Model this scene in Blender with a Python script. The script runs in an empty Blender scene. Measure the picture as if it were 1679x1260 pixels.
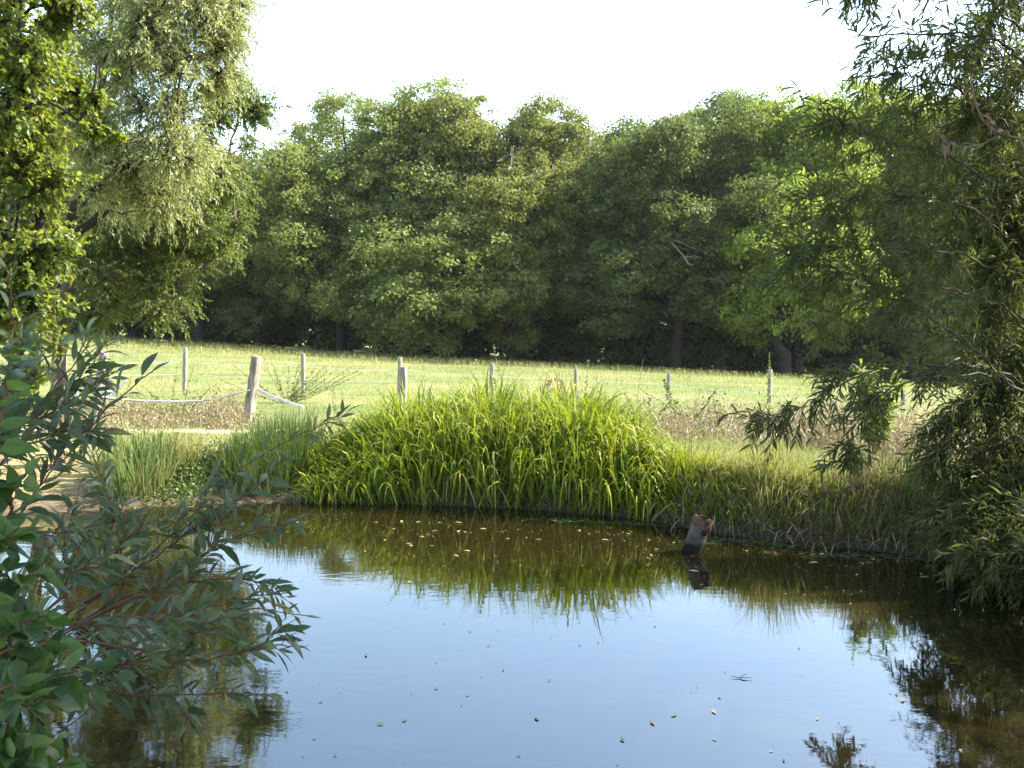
import bpy, math
import numpy as np
from math import radians, sin, cos, pi

# ------------------------------------------------------------------ camera, sky, sun, exposure
sc = bpy.context.scene
C = sc.collection
EYE = 2.3
F, CX, CY = 1600.0, 839.5, 630.0
PITCH = math.atan((630 - 510) / F)
SUN_AZ, SUN_EL = radians(76), radians(42)

cam = bpy.data.cameras.new('camera')
cam.sensor_width = 36.0
cam.lens = 36.0 * F / 1679.0
cam.clip_start = 0.05
cam.clip_end = 3000
camo = bpy.data.objects.new('camera', cam)
C.objects.link(camo)
camo.location = (0, 0, EYE)
camo.rotation_euler = (pi / 2 - PITCH, 0, 0)
sc.camera = camo

w = bpy.data.worlds.new("World")
sc.world = w
w.use_nodes = True
nt = w.node_tree
bgn = nt.nodes['Background']
sky = nt.nodes.new('ShaderNodeTexSky')
sky.sky_type = 'NISHITA'
sky.sun_disc = False
sky.sun_elevation = SUN_EL
sky.sun_rotation = SUN_AZ
sky.air_density = 1.25
sky.dust_density = 1.4
sky.ozone_density = 1.2
# thin fair-weather cloud high in the sky
tc = nt.nodes.new('ShaderNodeTexCoord')
mp = nt.nodes.new('ShaderNodeMapping')
mp.inputs['Scale'].default_value = (1.0, 1.0, 2.6)
nz = nt.nodes.new('ShaderNodeTexNoise')
nz.inputs['Scale'].default_value = 2.3
nz.inputs['Detail'].default_value = 6
cr = nt.nodes.new('ShaderNodeValToRGB')
cr.color_ramp.elements[0].position = 0.63
cr.color_ramp.elements[0].color = (0, 0, 0, 1)
cr.color_ramp.elements[1].position = 0.80
cr.color_ramp.elements[1].color = (0.3, 0.3, 0.3, 1)
mxs = nt.nodes.new('ShaderNodeMixRGB')
mxs.inputs[2].default_value = (7.5, 7.0, 7.0, 1)
nt.links.new(tc.outputs['Generated'], mp.inputs[0])
nt.links.new(mp.outputs[0], nz.inputs['Vector'])
nt.links.new(nz.outputs[0], cr.inputs[0])
nt.links.new(cr.outputs[0], mxs.inputs[0])
nt.links.new(sky.outputs[0], mxs.inputs[1])
nt.links.new(mxs.outputs[0], bgn.inputs[0])
bgn.inputs[1].default_value = 0.14

sl = bpy.data.lights.new('sun', 'SUN')
sl.energy = 4.2
sl.angle = radians(0.53)
sl.color = (1.0, 0.93, 0.80)
so = bpy.data.objects.new('sun', sl)
C.objects.link(so)
so.location = (30, 10, 30)
# a sun lamp shines along its -Z
so.rotation_euler = (pi / 2 - SUN_EL, 0, pi - SUN_AZ)

sc.view_settings.view_transform = 'Standard'
sc.view_settings.look = 'None'
sc.view_settings.gamma = 1.0
sc.view_settings.exposure = 2.32
sc.cycles.max_bounces = 7
sc.cycles.diffuse_bounces = 3
sc.cycles.transmission_bounces = 4
sc.cycles.sample_clamp_indirect = 6.0
sc.cycles.use_denoising = True

R0 = np.random.default_rng(11)
COLLECT = []

# ------------------------------------------------------------------ geometry helpers
def A(*v):
    return np.array(v, float)

def ray(px, py):
    d = A((px - CX) / F, 0, -(py - CY) / F)
    return A(d[0], cos(PITCH) + d[2] * sin(PITCH), -sin(PITCH) + d[2] * cos(PITCH))

def P(px, py, dist):
    """world point seen at photo pixel (px,py), at distance dist along +Y"""
    r = ray(px, py)
    return A(0, 0, EYE) + r * (dist / r[1])

def norm(v):
    return v / np.maximum(np.linalg.norm(v, axis=-1, keepdims=True), 1e-9)

def rand_dirs(n, rng):
    return norm(rng.normal(size=(n, 3)))

class MB:
    """collects faces and becomes ONE mesh object"""
    def __init__(self):
        self.v, self.f4, self.f3, self.m4, self.m3, self.n = [], [], [], [], [], 0
    def add(self, V, f4=None, f3=None, m=0):
        V = np.asarray(V, float).reshape(-1, 3)
        if f4 is not None and len(f4):
            self.f4.append(np.asarray(f4, int) + self.n); self.m4.append(np.full(len(f4), m))
        if f3 is not None and len(f3):
            self.f3.append(np.asarray(f3, int) + self.n); self.m3.append(np.full(len(f3), m))
        self.v.append(V)
        self.n += len(V)
    def mesh(self, name, mats, smooth=False):
        me = bpy.data.meshes.new(name)
        V = np.concatenate(self.v)
        f4 = np.concatenate(self.f4) if self.f4 else np.zeros((0, 4), int)
        f3 = np.concatenate(self.f3) if self.f3 else np.zeros((0, 3), int)
        mi = np.concatenate(self.m4 + self.m3)
        me.vertices.add(len(V))
        me.vertices.foreach_set('co', V.astype(np.float32).ravel())
        loops = np.concatenate([f4.ravel(), f3.ravel()]).astype(np.int32)
        me.loops.add(len(loops))
        me.loops.foreach_set('vertex_index', loops)
        st = np.concatenate([np.arange(len(f4)) * 4, len(f4) * 4 + np.arange(len(f3)) * 3]).astype(np.int32)
        me.polygons.add(len(st))
        me.polygons.foreach_set('loop_start', st)
        for m in mats:
            me.materials.append(m)
        me.polygons.foreach_set('material_index', mi.astype(np.int32))
        me.polygons.foreach_set('use_smooth', np.full(len(st), bool(smooth)))
        me.update(calc_edges=True)
        return me
    def obj(self, name, mats, parent=None, smooth=False, loc=None):
        if not isinstance(mats, (list, tuple)):
            mats = [mats]
        if loc is not None:
            self.v = [v - np.asarray(loc) for v in self.v]
        o = bpy.data.objects.new(name, self.mesh(name, mats, smooth))
        C.objects.link(o)
        if parent is not None:
            o.parent = parent
        if loc is not None:
            o.location = loc
        return o

def strip(mb, root, d0, length, width, droop, segs, prof, rng, m=0, twist=0.4, fold=0.0, side=None, curl=0.0, late=False):
    """many leaf blades: root (N,3), d0 (N,3), bending down by droop; prof = width profile of segs+1 values"""
    root = np.asarray(root, float); n = len(root)
    d = norm(np.asarray(d0, float))
    length = np.broadcast_to(length, (n,)); width = np.broadcast_to(width, (n,)); droop = np.broadcast_to(droop, (n,))
    if side is None:
        side = np.cross(d, A(0, 0, 1.0)) + 0.02 * rng.normal(size=(n, 3))
    side = norm(side)
    nn = norm(np.cross(side, d))
    t = rng.normal(size=n) * twist
    side = side * np.cos(t)[:, None] + nn * np.sin(t)[:, None]
    pos = root.copy()
    step = (length / segs)[:, None]
    rows = []
    k3 = 3 if fold else 2
    for k in range(segs + 1):
        hw = (width * prof[k] * 0.5)[:, None]
        if fold:
            nn = norm(np.cross(side, d))
            rows.append(np.stack([pos - side * hw + nn * hw * fold, pos, pos + side * hw + nn * hw * fold], 1))
        else:
            rows.append(np.stack([pos - side * hw, pos + side * hw], 1))
        if k < segs:
            pos = pos + d * step
            d = norm(d + A(0, 0, -1.0) * (droop / segs)[:, None] * ((late + 1) * ((k + .5) / segs) ** late if late else 1.0) + (rng.normal(size=(n, 3)) * curl if curl else 0))
    V = np.stack(rows, 1)                       # n, segs+1, k3, 3
    base = (np.arange(n) * (segs + 1) * k3)[:, None]
    F4 = []
    for k in range(segs):
        for j in range(k3 - 1):
            a = k * k3 + j
            F4.append(base + np.array([a, a + 1, a + 1 + k3, a + k3]))
    mb.add(V, np.concatenate(F4), m=m)
    return pos

def diamonds(mb, pos, d, nrm, L, W, m=0):
    n = len(pos)
    d = norm(d)
    s = norm(np.cross(d, nrm))
    L = np.broadcast_to(L, (n,))[:, None]; W = np.broadcast_to(W, (n,))[:, None]
    nn = np.cross(s, d)
    V = np.stack([pos, pos + d * L * .45 + s * W * .5 + nn * W * .12, pos + d * L, pos + d * L * .45 - s * W * .5 + nn * W * .12], 1)
    mb.add(V, np.arange(n * 4).reshape(n, 4), m=m)

def vtubes(mb, paths, rad, sides=3, m=0):
    """N tubes at once: paths (N,K,3), rad (N,K)"""
    paths = np.asarray(paths, float); n, K, _ = paths.shape
    rad = np.broadcast_to(rad, (n, K))
    tan = np.gradient(paths, axis=1)
    tan = norm(tan)
    ref = np.where(np.abs(tan[:, :1, 2:3]) > 0.9, A(1, 0, 0), A(0, 0, 1))
    s = norm(np.cross(tan, ref)); t = np.cross(tan, s)
    ang = np.arange(sides) * 2 * pi / sides
    V = paths[:, :, None, :] + rad[:, :, None, None] * (np.cos(ang)[None, None, :, None] * s[:, :, None, :] + np.sin(ang)[None, None, :, None] * t[:, :, None, :])
    base = (np.arange(n) * K * sides)[:, None]
    F4 = []
    for k in range(K - 1):
        for j in range(sides):
            j2 = (j + 1) % sides
            F4.append(base + np.array([k * sides + j, k * sides + j2, (k + 1) * sides + j2, (k + 1) * sides + j]))
    mb.add(V, np.concatenate(F4), m=m)

def smooth_path(pts, K):
    """Catmull-Rom through pts, K samples"""
    p = np.asarray(pts, float)
    p = np.concatenate([[2 * p[0] - p[1]], p, [2 * p[-1] - p[-2]]])
    out = []
    n = len(p) - 3
    for u in np.linspace(0, n - 1e-6, K):
        i = int(u); t = u - i
        a, b, c, d = p[i:i + 4]
        out.append(.5 * ((2 * b) + (c - a) * t + (2 * a - 5 * b + 4 * c - d) * t * t + (3 * b - a - 3 * c + d) * t ** 3))
    return np.array(out)

def tube(mb, pts, r0, r1, K=12, sides=7, m=0, rough=0.0, rng=R0, power=1.0):
    p = smooth_path(pts, K)
    if rough:
        p[1:-1] += rng.normal(size=(K - 2, 3)) * rough
    r = r0 + (r1 - r0) * np.linspace(0, 1, K) ** power
    vtubes(mb, p[None], r[None], sides, m)
    return p

def tag(o, label, cat, group=None, kind=None):
    o['label'] = label; o['category'] = cat
    if group: o['group'] = group
    if kind: o['kind'] = kind
    return o

def empty(name, loc, label, cat, group=None):
    o = bpy.data.objects.new(name, None)
    o.empty_display_size = 0.2
    C.objects.link(o)
    o.location = loc
    return tag(o, label, cat, group)

def stuff(o, label, cat):
    o['label'] = label; o['category'] = cat; o['kind'] = 'stuff'
    return o

# ------------------------------------------------------------------ materials
def new_mat(name):
    m = bpy.data.materials.new(name)
    m.use_nodes = True
    n = m.node_tree.nodes
    return m, m.node_tree, n['Principled BSDF'], n['Material Output']

def ramp(nt, stops, inp):
    r = nt.nodes.new('ShaderNodeValToRGB')
    e = r.color_ramp.elements
    while len(e) < len(stops): e.new(0.5)
    for k, (p, c) in enumerate(stops):
        e[k].position = p; e[k].color = (*c, 1)
    nt.links.new(inp, r.inputs[0])
    return r

def leaf_mat(name, stops, trans=(0.10, 0.16, 0.02), tmix=0.4, rough=0.45, spec=0.35, back=None, patch=0.0, patchcol=(.2, .17, .03), pscale=0.5, mottle=0):
    """leaf colour varies from leaf to leaf; thin leaves let light through"""
    m, nt, b, out = new_mat(name)
    g = nt.nodes.new('ShaderNodeNewGeometry')
    r = ramp(nt, stops, g.outputs['Random Per Island'])
    col = r.outputs[0]
    if patch:
        tcn = nt.nodes.new('ShaderNodeTexCoord')
        no = nt.nodes.new('ShaderNodeTexNoise'); no.inputs['Scale'].default_value = pscale; no.inputs['Detail'].default_value = 3
        nt.links.new(tcn.outputs['Object'], no.inputs['Vector'])
        rr = ramp(nt, [(0.5, (0, 0, 0)), (0.68, (patch,) * 3)], no.outputs[0])
        mx = nt.nodes.new('ShaderNodeMixRGB'); mx.inputs[2].default_value = (*patchcol, 1)
        nt.links.new(rr.outputs[0], mx.inputs[0]); nt.links.new(col, mx.inputs[1])
        col = mx.outputs[0]
    if back is not None:
        mx = nt.nodes.new('ShaderNodeMixRGB'); mx.inputs[2].default_value = (*back, 1)
        nt.links.new(g.outputs['Backfacing'], mx.inputs[0]); nt.links.new(col, mx.inputs[1])
        col = mx.outputs[0]
    if mottle:
        tcn = nt.nodes.new('ShaderNodeTexCoord')
        no = nt.nodes.new('ShaderNodeTexNoise'); no.inputs['Scale'].default_value = mottle; no.inputs['Detail'].default_value = 5
        nt.links.new(tcn.outputs['Object'], no.inputs['Vector'])
        rr = ramp(nt, [(0.3, (.62, .60, .55)), (.55, (1, 1, 1)), (.70, (1.15, 1.1, .95)), (.76, (1.3, .95, .5))], no.outputs[0])
        mx = nt.nodes.new('ShaderNodeMixRGB'); mx.blend_type = 'MULTIPLY'; mx.inputs[0].default_value = 1
        nt.links.new(col, mx.inputs[1]); nt.links.new(rr.outputs[0], mx.inputs[2])
        col = mx.outputs[0]
        bpn = nt.nodes.new('ShaderNodeBump'); bpn.inputs['Strength'].default_value = .35; bpn.inputs['Distance'].default_value = .004
        nt.links.new(no.outputs[0], bpn.inputs['Height']); nt.links.new(bpn.outputs[0], b.inputs['Normal'])
    nt.links.new(col, b.inputs['Base Color'])
    b.inputs['Roughness'].default_value = rough
    b.inputs['Specular IOR Level'].default_value = spec
    t = nt.nodes.new('ShaderNodeBsdfTranslucent')
    # light through a leaf takes on a more saturated yellow-green of the same leaf
    mt = nt.nodes.new('ShaderNodeMixRGB'); mt.inputs[0].default_value = 0.55; mt.inputs[2].default_value = (*trans, 1)
    nt.links.new(col, mt.inputs[1]); nt.links.new(mt.outputs[0], t.inputs['Color'])
    ms = nt.nodes.new('ShaderNodeMixShader'); ms.inputs[0].default_value = tmix
    nt.links.new(b.outputs[0], ms.inputs[1]); nt.links.new(t.outputs[0], ms.inputs[2])
    nt.links.new(ms.outputs[0], out.inputs['Surface'])
    return m

def wood_mat(name, c1, c2, scale=8.0, rough=0.9, bump=0.4, stretch=(1, 1, .15)):
    m, nt, b, out = new_mat(name)
    tcn = nt.nodes.new('ShaderNodeTexCoord')
    mp = nt.nodes.new('ShaderNodeMapping'); mp.inputs['Scale'].default_value = stretch
    no = nt.nodes.new('ShaderNodeTexNoise'); no.inputs['Scale'].default_value = scale; no.inputs['Detail'].default_value = 7
    nt.links.new(tcn.outputs['Object'], mp.inputs[0]); nt.links.new(mp.outputs[0], no.inputs['Vector'])
    r = ramp(nt, [(0.3, c1), (0.7, c2)], no.outputs[0])
    nt.links.new(r.outputs[0], b.inputs['Base Color'])
    b.inputs['Roughness'].default_value = rough
    b.inputs['Specular IOR Level'].default_value = 0.2
    bp = nt.nodes.new('ShaderNodeBump'); bp.inputs['Strength'].default_value = bump; bp.inputs['Distance'].default_value = 0.02
    nt.links.new(no.outputs[0], bp.inputs['Height']); nt.links.new(bp.outputs[0], b.inputs['Normal'])
    return m

M = {}
M['bark'] = wood_mat('bark', (.035, .03, .022), (.12, .10, .075), 9)
M['bark_pale'] = wood_mat('bark_pale', (.10, .085, .06), (.24, .21, .16), 9)
M['bark_wood'] = wood_mat('shaded_bark', (.014, .012, .009), (.042, .036, .028), 9)  # bark colour darkened so that sunlit trunks look shaded
M['twig'] = wood_mat('twig', (.06, .045, .025), (.13, .10, .055), 20)
M['twig_red'] = wood_mat('twig_red', (.05, .022, .013), (.11, .048, .028), 20, rough=.5)
M['post'] = wood_mat('weathered_post', (.10, .085, .068), (.34, .30, .25), 14)
M['post_grey'] = wood_mat('lichen_post', (.11, .10, .08), (.36, .345, .29), 25)
M['white_tape'] = wood_mat('white_tape', (.36, .35, .32), (.66, .65, .62), 14, rough=.6, bump=.1)
M['wire'] = wood_mat('wire', (.35, .35, .34), (.6, .6, .58), 30, rough=.4, bump=.05)

M['oak'] = leaf_mat('oak_leaves', [(0, (.10, .125, .030)), (.5, (.16, .195, .05)), (1, (.24, .26, .085))], (.32, .37, .07), .44, patch=.4, patchcol=(.16, .155, .035), pscale=.35, spec=.10)
M['oak_dark'] = leaf_mat('dark_oak_leaves', [(0, (.052, .072, .020)), (.5, (.09, .118, .032)), (1, (.14, .16, .05))], (.19, .235, .04), .40, spec=.10)
M['ash'] = leaf_mat('ash_leaves', [(0, (.10, .15, .018)), (.5, (.16, .215, .03)), (1, (.24, .28, .05))], (.34, .42, .05), .5, spec=.10)
M['olive'] = leaf_mat('olive_leaves', [(0, (.08, .10, .024)), (.5, (.135, .16, .036)), (1, (.20, .21, .06))], (.27, .30, .05), .42, patch=.35, patchcol=(.19, .165, .04), pscale=.45, spec=.10)
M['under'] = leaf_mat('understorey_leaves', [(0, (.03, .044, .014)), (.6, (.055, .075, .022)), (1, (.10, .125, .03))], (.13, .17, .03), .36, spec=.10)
M['silver'] = leaf_mat('silver_willow_leaves', [(0, (.12, .145, .032)), (.5, (.22, .25, .06)), (.85, (.34, .36, .12)), (1, (.50, .50, .25))], (.40, .42, .09), .42, rough=.4, spec=.5, back=(.27, .29, .14))
M['birch'] = leaf_mat('birch_leaves', [(0, (.05, .08, .015)), (.5, (.09, .135, .022)), (1, (.16, .19, .04))], (.2, .27, .03), .42, patch=.4, patchcol=(.2, .16, .03), pscale=1.1)
M['hazel'] = leaf_mat('hazel_leaves', [(0, (.045, .075, .012)), (.5, (.085, .13, .020)), (.9, (.14, .18, .03)), (1, (.34, .28, .06))], (.33, .38, .03), .48)
M['crack'] = leaf_mat('crack_willow_leaves', [(0, (.028, .038, .012)), (.6, (.050, .064, .018)), (.95, (.09, .10, .03)), (1, (.16, .12, .05))], (.17, .21, .03), .38, rough=.5, back=(.075, .085, .032), spec=.10)
M['crack_sunlit'] = leaf_mat('sunlit_willow_leaves', [(0, (.07, .11, .02)), (1, (.14, .19, .04))], (.24, .33, .04), .48)  # brighter copy of the crack willow leaves, sunlight put into the colour
M['sallow'] = leaf_mat('sallow_leaves', [(0, (.028, .045, .016)), (.6, (.046, .068, .024)), (.93, (.08, .105, .035)), (1, (.20, .16, .04))], (.11, .20, .03), .34, rough=.42, spec=.35, back=(.10, .12, .085), mottle=45)
M['dogwood'] = leaf_mat('dogwood_leaves', [(0, (.020, .042, .010)), (.6, (.034, .066, .014)), (1, (.06, .105, .02))], (.12, .24, .03), .36, rough=.45, spec=.3, back=(.09, .14, .06), mottle=40)
M['sedge'] = leaf_mat('sedge_blades', [(0, (.045, .08, .005)), (.4, (.10, .15, .009)), (.75, (.20, .24, .016)), (1, (.38, .35, .06))], (.34, .42, .015), .33, rough=.5, spec=.2)
M['sedge_dry'] = leaf_mat('dry_sedge_blades', [(0, (.22, .19, .05)), (1, (.42, .34, .14))], (.4, .33, .1), .35)
M['rush'] = leaf_mat('rush_blades', [(0, (.03, .06, .012)), (.6, (.06, .10, .02)), (1, (.13, .16, .04))], (.13, .2, .02), .35)
M['pale_sedge'] = leaf_mat('pale_sedge_blades', [(0, (.08, .12, .035)), (.6, (.14, .19, .06)), (1, (.26, .28, .11))], (.2, .28, .06), .4)
M['lime_grass'] = leaf_mat('lime_grass', [(0, (.12, .165, .016)), (.45, (.22, .26, .03)), (.7, (.32, .31, .075)), (1, (.42, .34, .15))], (.3, .4, .03), .45)
M['bank_grass'] = leaf_mat('bank_grass', [(0, (.10, .13, .03)), (.45, (.19, .21, .05)), (.75, (.32, .28, .11)), (1, (.46, .38, .2))], (.3, .32, .06), .4)
M['meadow'] = leaf_mat('meadow_grass', [(0, (.10, .13, .042)), (.5, (.16, .185, .068)), (.85, (.24, .225, .10)), (1, (.34, .29, .15))], (.3, .36, .06), .4)
M['straw'] = leaf_mat('dead_stems', [(0, (.11, .075, .042)), (.5, (.22, .17, .095)), (1, (.40, .33, .19))], (.28, .22, .11), .3)
M['dead_leaf'] = leaf_mat('dead_willow_leaves', [(0, (.06, .035, .02)), (1, (.16, .09, .05))], (.2, .1, .04), .3)
M['weed'] = leaf_mat('weed_leaves', [(0, (.05, .08, .02)), (.6, (.10, .14, .035)), (1, (.2, .18, .07))], (.2, .27, .04), .4)
M['weedstem'] = wood_mat('weed_stem', (.10, .11, .04), (.24, .18, .09), 30)
M['creeper'] = leaf_mat('low_creeper_leaves', [(0, (.045, .075, .016)), (1, (.10, .14, .03))], (.17, .24, .03), .36)
M['fallen'] = leaf_mat('fallen_leaves', [(0, (.16, .10, .04)), (.5, (.27, .20, .075)), (1, (.36, .33, .15))], (.3, .24, .06), .2)
M['flower_y'] = leaf_mat('yellow_flowers', [(0, (.45, .30, .02)), (1, (.6, .45, .05))], (.5, .4, .02), .3)
M['seedhead'] = leaf_mat('seedhead', [(0, (.16, .09, .08)), (1, (.42, .28, .24))], (.3, .2, .15), .3)
M['willow_inner'] = M['crack']

# ------------------------------------------------------------------ the lie of the land
def on_water(px, py):
    r = ray(px, py)
    t = -EYE / r[2]
    return (A(0, 0, EYE) + r * t)[:2]

SHORE_PX = [(-260, 852), (-120, 856), (0, 853), (100, 846), (250, 838), (400, 830), (520, 828), (700, 830), (850, 836), (1000, 848),
            (1090, 860), (1160, 874), (1250, 888), (1350, 898), (1450, 908), (1550, 922), (1679, 950)]
SHORE = [tuple(on_water(*q)) for q in SHORE_PX]
SHORE += [(5.0, 7.2), (5.3, 5.8), (4.7, 4.0), (3.2, 2.6), (0.6, 1.9), (-1.6, 2.1), (-3.2, 2.7), (-5.5, 3.6), (-8.0, 5.6), (-9.3, 8.2)]
SHORE = np.array(SHORE)

def shore_dist(x, y):
    """signed distance to the water's edge, positive on land"""
    x = np.asarray(x, float); y = np.asarray(y, float)
    best = np.full(x.shape, 1e9); inside = np.zeros(x.shape, bool)
    n = len(SHORE)
    for i in range(n):
        (ax, ay), (bx, by) = SHORE[i], SHORE[(i + 1) % n]
        dx, dy = bx - ax, by - ay
        t = np.clip(((x - ax) * dx + (y - ay) * dy) / (dx * dx + dy * dy), 0, 1)
        best = np.minimum(best, (x - ax - t * dx) ** 2 + (y - ay - t * dy) ** 2)
        if dy != 0:
            c = ((ay > y) != (by > y)) & (x < dx * (y - ay) / dy + ax)
            inside ^= c
    d = np.sqrt(best)
    return np.where(inside, -d, d)

def sstep(a, b, x):
    t = np.clip((x - a) / (b - a), 0, 1)
    return t * t * (3 - 2 * t)

def wob(x, y):
    return (np.sin(x * 1.3 + y * .7) + np.sin(x * .6 - y * 1.7 + 1.3) + np.sin(x * 2.9 + y * 2.3 + .4) * .5) / 2.5

def ground(x, y):
    x = np.asarray(x, float); y = np.asarray(y, float)
    s = shore_dist(x, y)
    yy = np.clip(y, 0, 130)
    zf = 0.36 - 0.031 * np.maximum(yy - 16.5, -3) - 0.055 * np.clip(x + 4.5, -60, 45) * sstep(13, 75, yy)
    zf = zf - np.maximum(y - 130, 0) * 0.004
    near = sstep(8, 3, y)
    zf = zf * (1 - near) + 0.66 * near
    zf = zf + wob(x, y) * 0.025 * sstep(.5, 3, s) + wob(x * .13, y * .13) * .12 * sstep(30, 60, y)
    steep = sstep(-2.6, -0.5, x)                     # muddy gentle bank on one side, cut bank on the other
    wdt = 1.5 * (1 - steep) + 0.45 * steep
    up = np.clip(s / wdt, 0, 1)
    up = up * up * (3 - 2 * up)
    z = np.where(s > 0, -.03 + (zf + .03) * up, -.03 + np.maximum(s, -1.6) * 0.4)
    return z

def gz(x, y):
    return float(ground(np.array([x]), np.array([y]))[0])

def on_ground(px, py):
    r = ray(px, py)
    ts = np.linspace(3, 140, 6000)
    X = r[0] * ts; Y = r[1] * ts; Z = EYE + r[2] * ts
    h = ground(X, Y)
    k = np.argmax(Z < h)
    return A(X[k], Y[k], h[k])

def axis(segs):
    out = []
    for a, b, n in segs:
        out.append(np.linspace(a, b, n, endpoint=False))
    return np.concatenate(out + [[segs[-1][1]]])

gx = axis([(-900, -120, 10), (-120, -40, 14), (-40, -11, 28), (-11, 9, 150), (9, 40, 28), (40, 120, 14), (120, 900, 10)])
gy = axis([(-60, 0, 10), (0, 8, 36), (8, 20, 130), (20, 40, 50), (40, 110, 50), (110, 300, 14), (300, 1500, 10)])
GX, GY = np.meshgrid(gx, gy)
GZ = ground(GX, GY)
mb = MB()
nx, ny = len(gx), len(gy)
ii, jj = np.meshgrid(np.arange(nx - 1), np.arange(ny - 1))
q = (jj * nx + ii).ravel()
mb.add(np.stack([GX, GY, GZ], -1).reshape(-1, 3), np.stack([q, q + 1, q + 1 + nx, q + nx], 1))

def mask_attr(me, name, vals):
    a = me.attributes.new(name, 'FLOAT', 'POINT')
    a.data.foreach_set('value', np.asarray(vals, np.float32).ravel())

def soil_masks(x, y):
    s = shore_dist(x, y)
    mud = sstep(1.0, .25, s) * (y > 6)
    right = sstep(-2.7, -2.2, x)
    mud = np.maximum(mud, sstep(2.0, 1.5, s) * right * sstep(2.2, 1.6, x) * (y > 6))  # mud also spread under the clump to darken its base
    dry = sstep(3.8, .8, s) * sstep(0.5, -2.2, x) * (y > 8)
    # worn strip of pale bare earth along the fence
    path = np.exp(-((y - 15.55 - .05 * (x + 4)) / .26) ** 2) * sstep(-8.6, -7, x) * sstep(-2.7, -3.6, x)
    wet_shade = np.maximum(sstep(.5, .02, s), sstep(1.7, 1.0, s) * right * sstep(2.2, 1.6, x))  # second term darkens soil under the sedge clump in place of its shade
    return mud, dry, path, wet_shade

mud, dry, pathm, wet_shade = soil_masks(GX, GY)
m, nt_, b, out = new_mat('ground_soil_and_turf')
tcn = nt_.nodes.new('ShaderNodeTexCoord')
n1 = nt_.nodes.new('ShaderNodeTexNoise'); n1.inputs['Scale'].default_value = .22; n1.inputs['Detail'].default_value = 8; n1.inputs['Roughness'].default_value = .7
n2 = nt_.nodes.new('ShaderNodeTexNoise'); n2.inputs['Scale'].default_value = 9; n2.inputs['Detail'].default_value = 8; n2.inputs['Roughness'].default_value = .75
for n_ in (n1, n2): nt_.links.new(tcn.outputs['Object'], n_.inputs['Vector'])
r1 = ramp(nt_, [(.3, (.085, .125, .034)), (.45, (.14, .17, .05)), (.58, (.22, .205, .078)), (.72, (.29, .24, .11))], n1.outputs[0])
r2 = ramp(nt_, [(.25, (.45, .45, .45)), (.75, (1.1, 1.1, 1.1))], n2.outputs[0])
mul = nt_.nodes.new('ShaderNodeMixRGB'); mul.blend_type = 'MULTIPLY'; mul.inputs[0].default_value = .8
nt_.links.new(r1.outputs[0], mul.inputs[1]); nt_.links.new(r2.outputs[0], mul.inputs[2])
col = mul.outputs[0]
for nm, stops in (('dry', [(.3, (.20, .16, .07)), (.7, (.40, .33, .16))]), ('mud', [(.3, (.055, .038, .024)), (.7, (.20, .15, .10))]),
                  ('path', [(.3, (.42, .36, .24)), (.7, (.62, .56, .42))]), ('wet_shade', [(.3, (.022, .016, .010)), (.7, (.07, .05, .03))])):
    at = nt_.nodes.new('ShaderNodeAttribute'); at.attribute_name = nm
    rr = ramp(nt_, stops, n2.outputs[0])
    ad = nt_.nodes.new('ShaderNodeMath'); ad.operation = 'MULTIPLY_ADD'; ad.use_clamp = True
    # ragged edges: mask + (noise-.5)*k within the mask
    sb = nt_.nodes.new('ShaderNodeMath'); sb.operation = 'SUBTRACT'; sb.inputs[1].default_value = .5
    nt_.links.new(n2.outputs[0], sb.inputs[0])
    ml = nt_.nodes.new('ShaderNodeMath'); ml.operation = 'MULTIPLY'; nt_.links.new(sb.outputs[0], ml.inputs[0]); nt_.links.new(at.outputs['Fac'], ml.inputs[1])
    nt_.links.new(ml.outputs[0], ad.inputs[0]); ad.inputs[1].default_value = 1.6; nt_.links.new(at.outputs['Fac'], ad.inputs[2])
    mx = nt_.nodes.new('ShaderNodeMixRGB')
    nt_.links.new(ad.outputs[0], mx.inputs[0]); nt_.links.new(col, mx.inputs[1]); nt_.links.new(rr.outputs[0], mx.inputs[2])
    col = mx.outputs[0]
nt_.links.new(col, b.inputs['Base Color'])
b.inputs['Roughness'].default_value = .95; b.inputs['Specular IOR Level'].default_value = .15
bp = nt_.nodes.new('ShaderNodeBump'); bp.inputs['Strength'].default_value = .7; bp.inputs['Distance'].default_value = .05
nt_.links.new(n2.outputs[0], bp.inputs['Height']); nt_.links.new(bp.outputs[0], b.inputs['Normal'])
g = mb.obj('ground', m, smooth=True)
for nm, v in (('mud', mud), ('dry', dry), ('path', pathm), ('wet_shade', wet_shade)): mask_attr(g.data, nm, v)
tag(g, 'sunlit green meadow sloping gently down from the pond bank to the wood', 'ground', kind='structure')

# pond water: a fan over the shoreline, pushed a little under the banks
m, nt_, b, out = new_mat('pond_water')
b.inputs['Base Color'].default_value = (.011, .0085, .0028, 1)
b.inputs['Roughness'].default_value = .025
b.inputs['IOR'].default_value = 2.15
tcn = nt_.nodes.new('ShaderNodeTexCoord')
mpn = nt_.nodes.new('ShaderNodeMapping'); mpn.inputs['Scale'].default_value = (1.0, 2.4, 1); mpn.inputs['Rotation'].default_value = (0, 0, .12)
n1 = nt_.nodes.new('ShaderNodeTexNoise'); n1.inputs['Scale'].default_value = 5.0; n1.inputs['Detail'].default_value = 3
n2 = nt_.nodes.new('ShaderNodeTexNoise'); n2.inputs['Scale'].default_value = .7; n2.inputs['Detail'].default_value = 2
nt_.links.new(tcn.outputs['Object'], mpn.inputs[0])
for n_ in (n1, n2): nt_.links.new(mpn.outputs[0], n_.inputs['Vector'])
sm = nt_.nodes.new('ShaderNodeMath'); sm.operation = 'MULTIPLY'
r_ = ramp(nt_, [(.35, (.15,) * 3), (.7, (1,) * 3)], n2.outputs[0])
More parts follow.
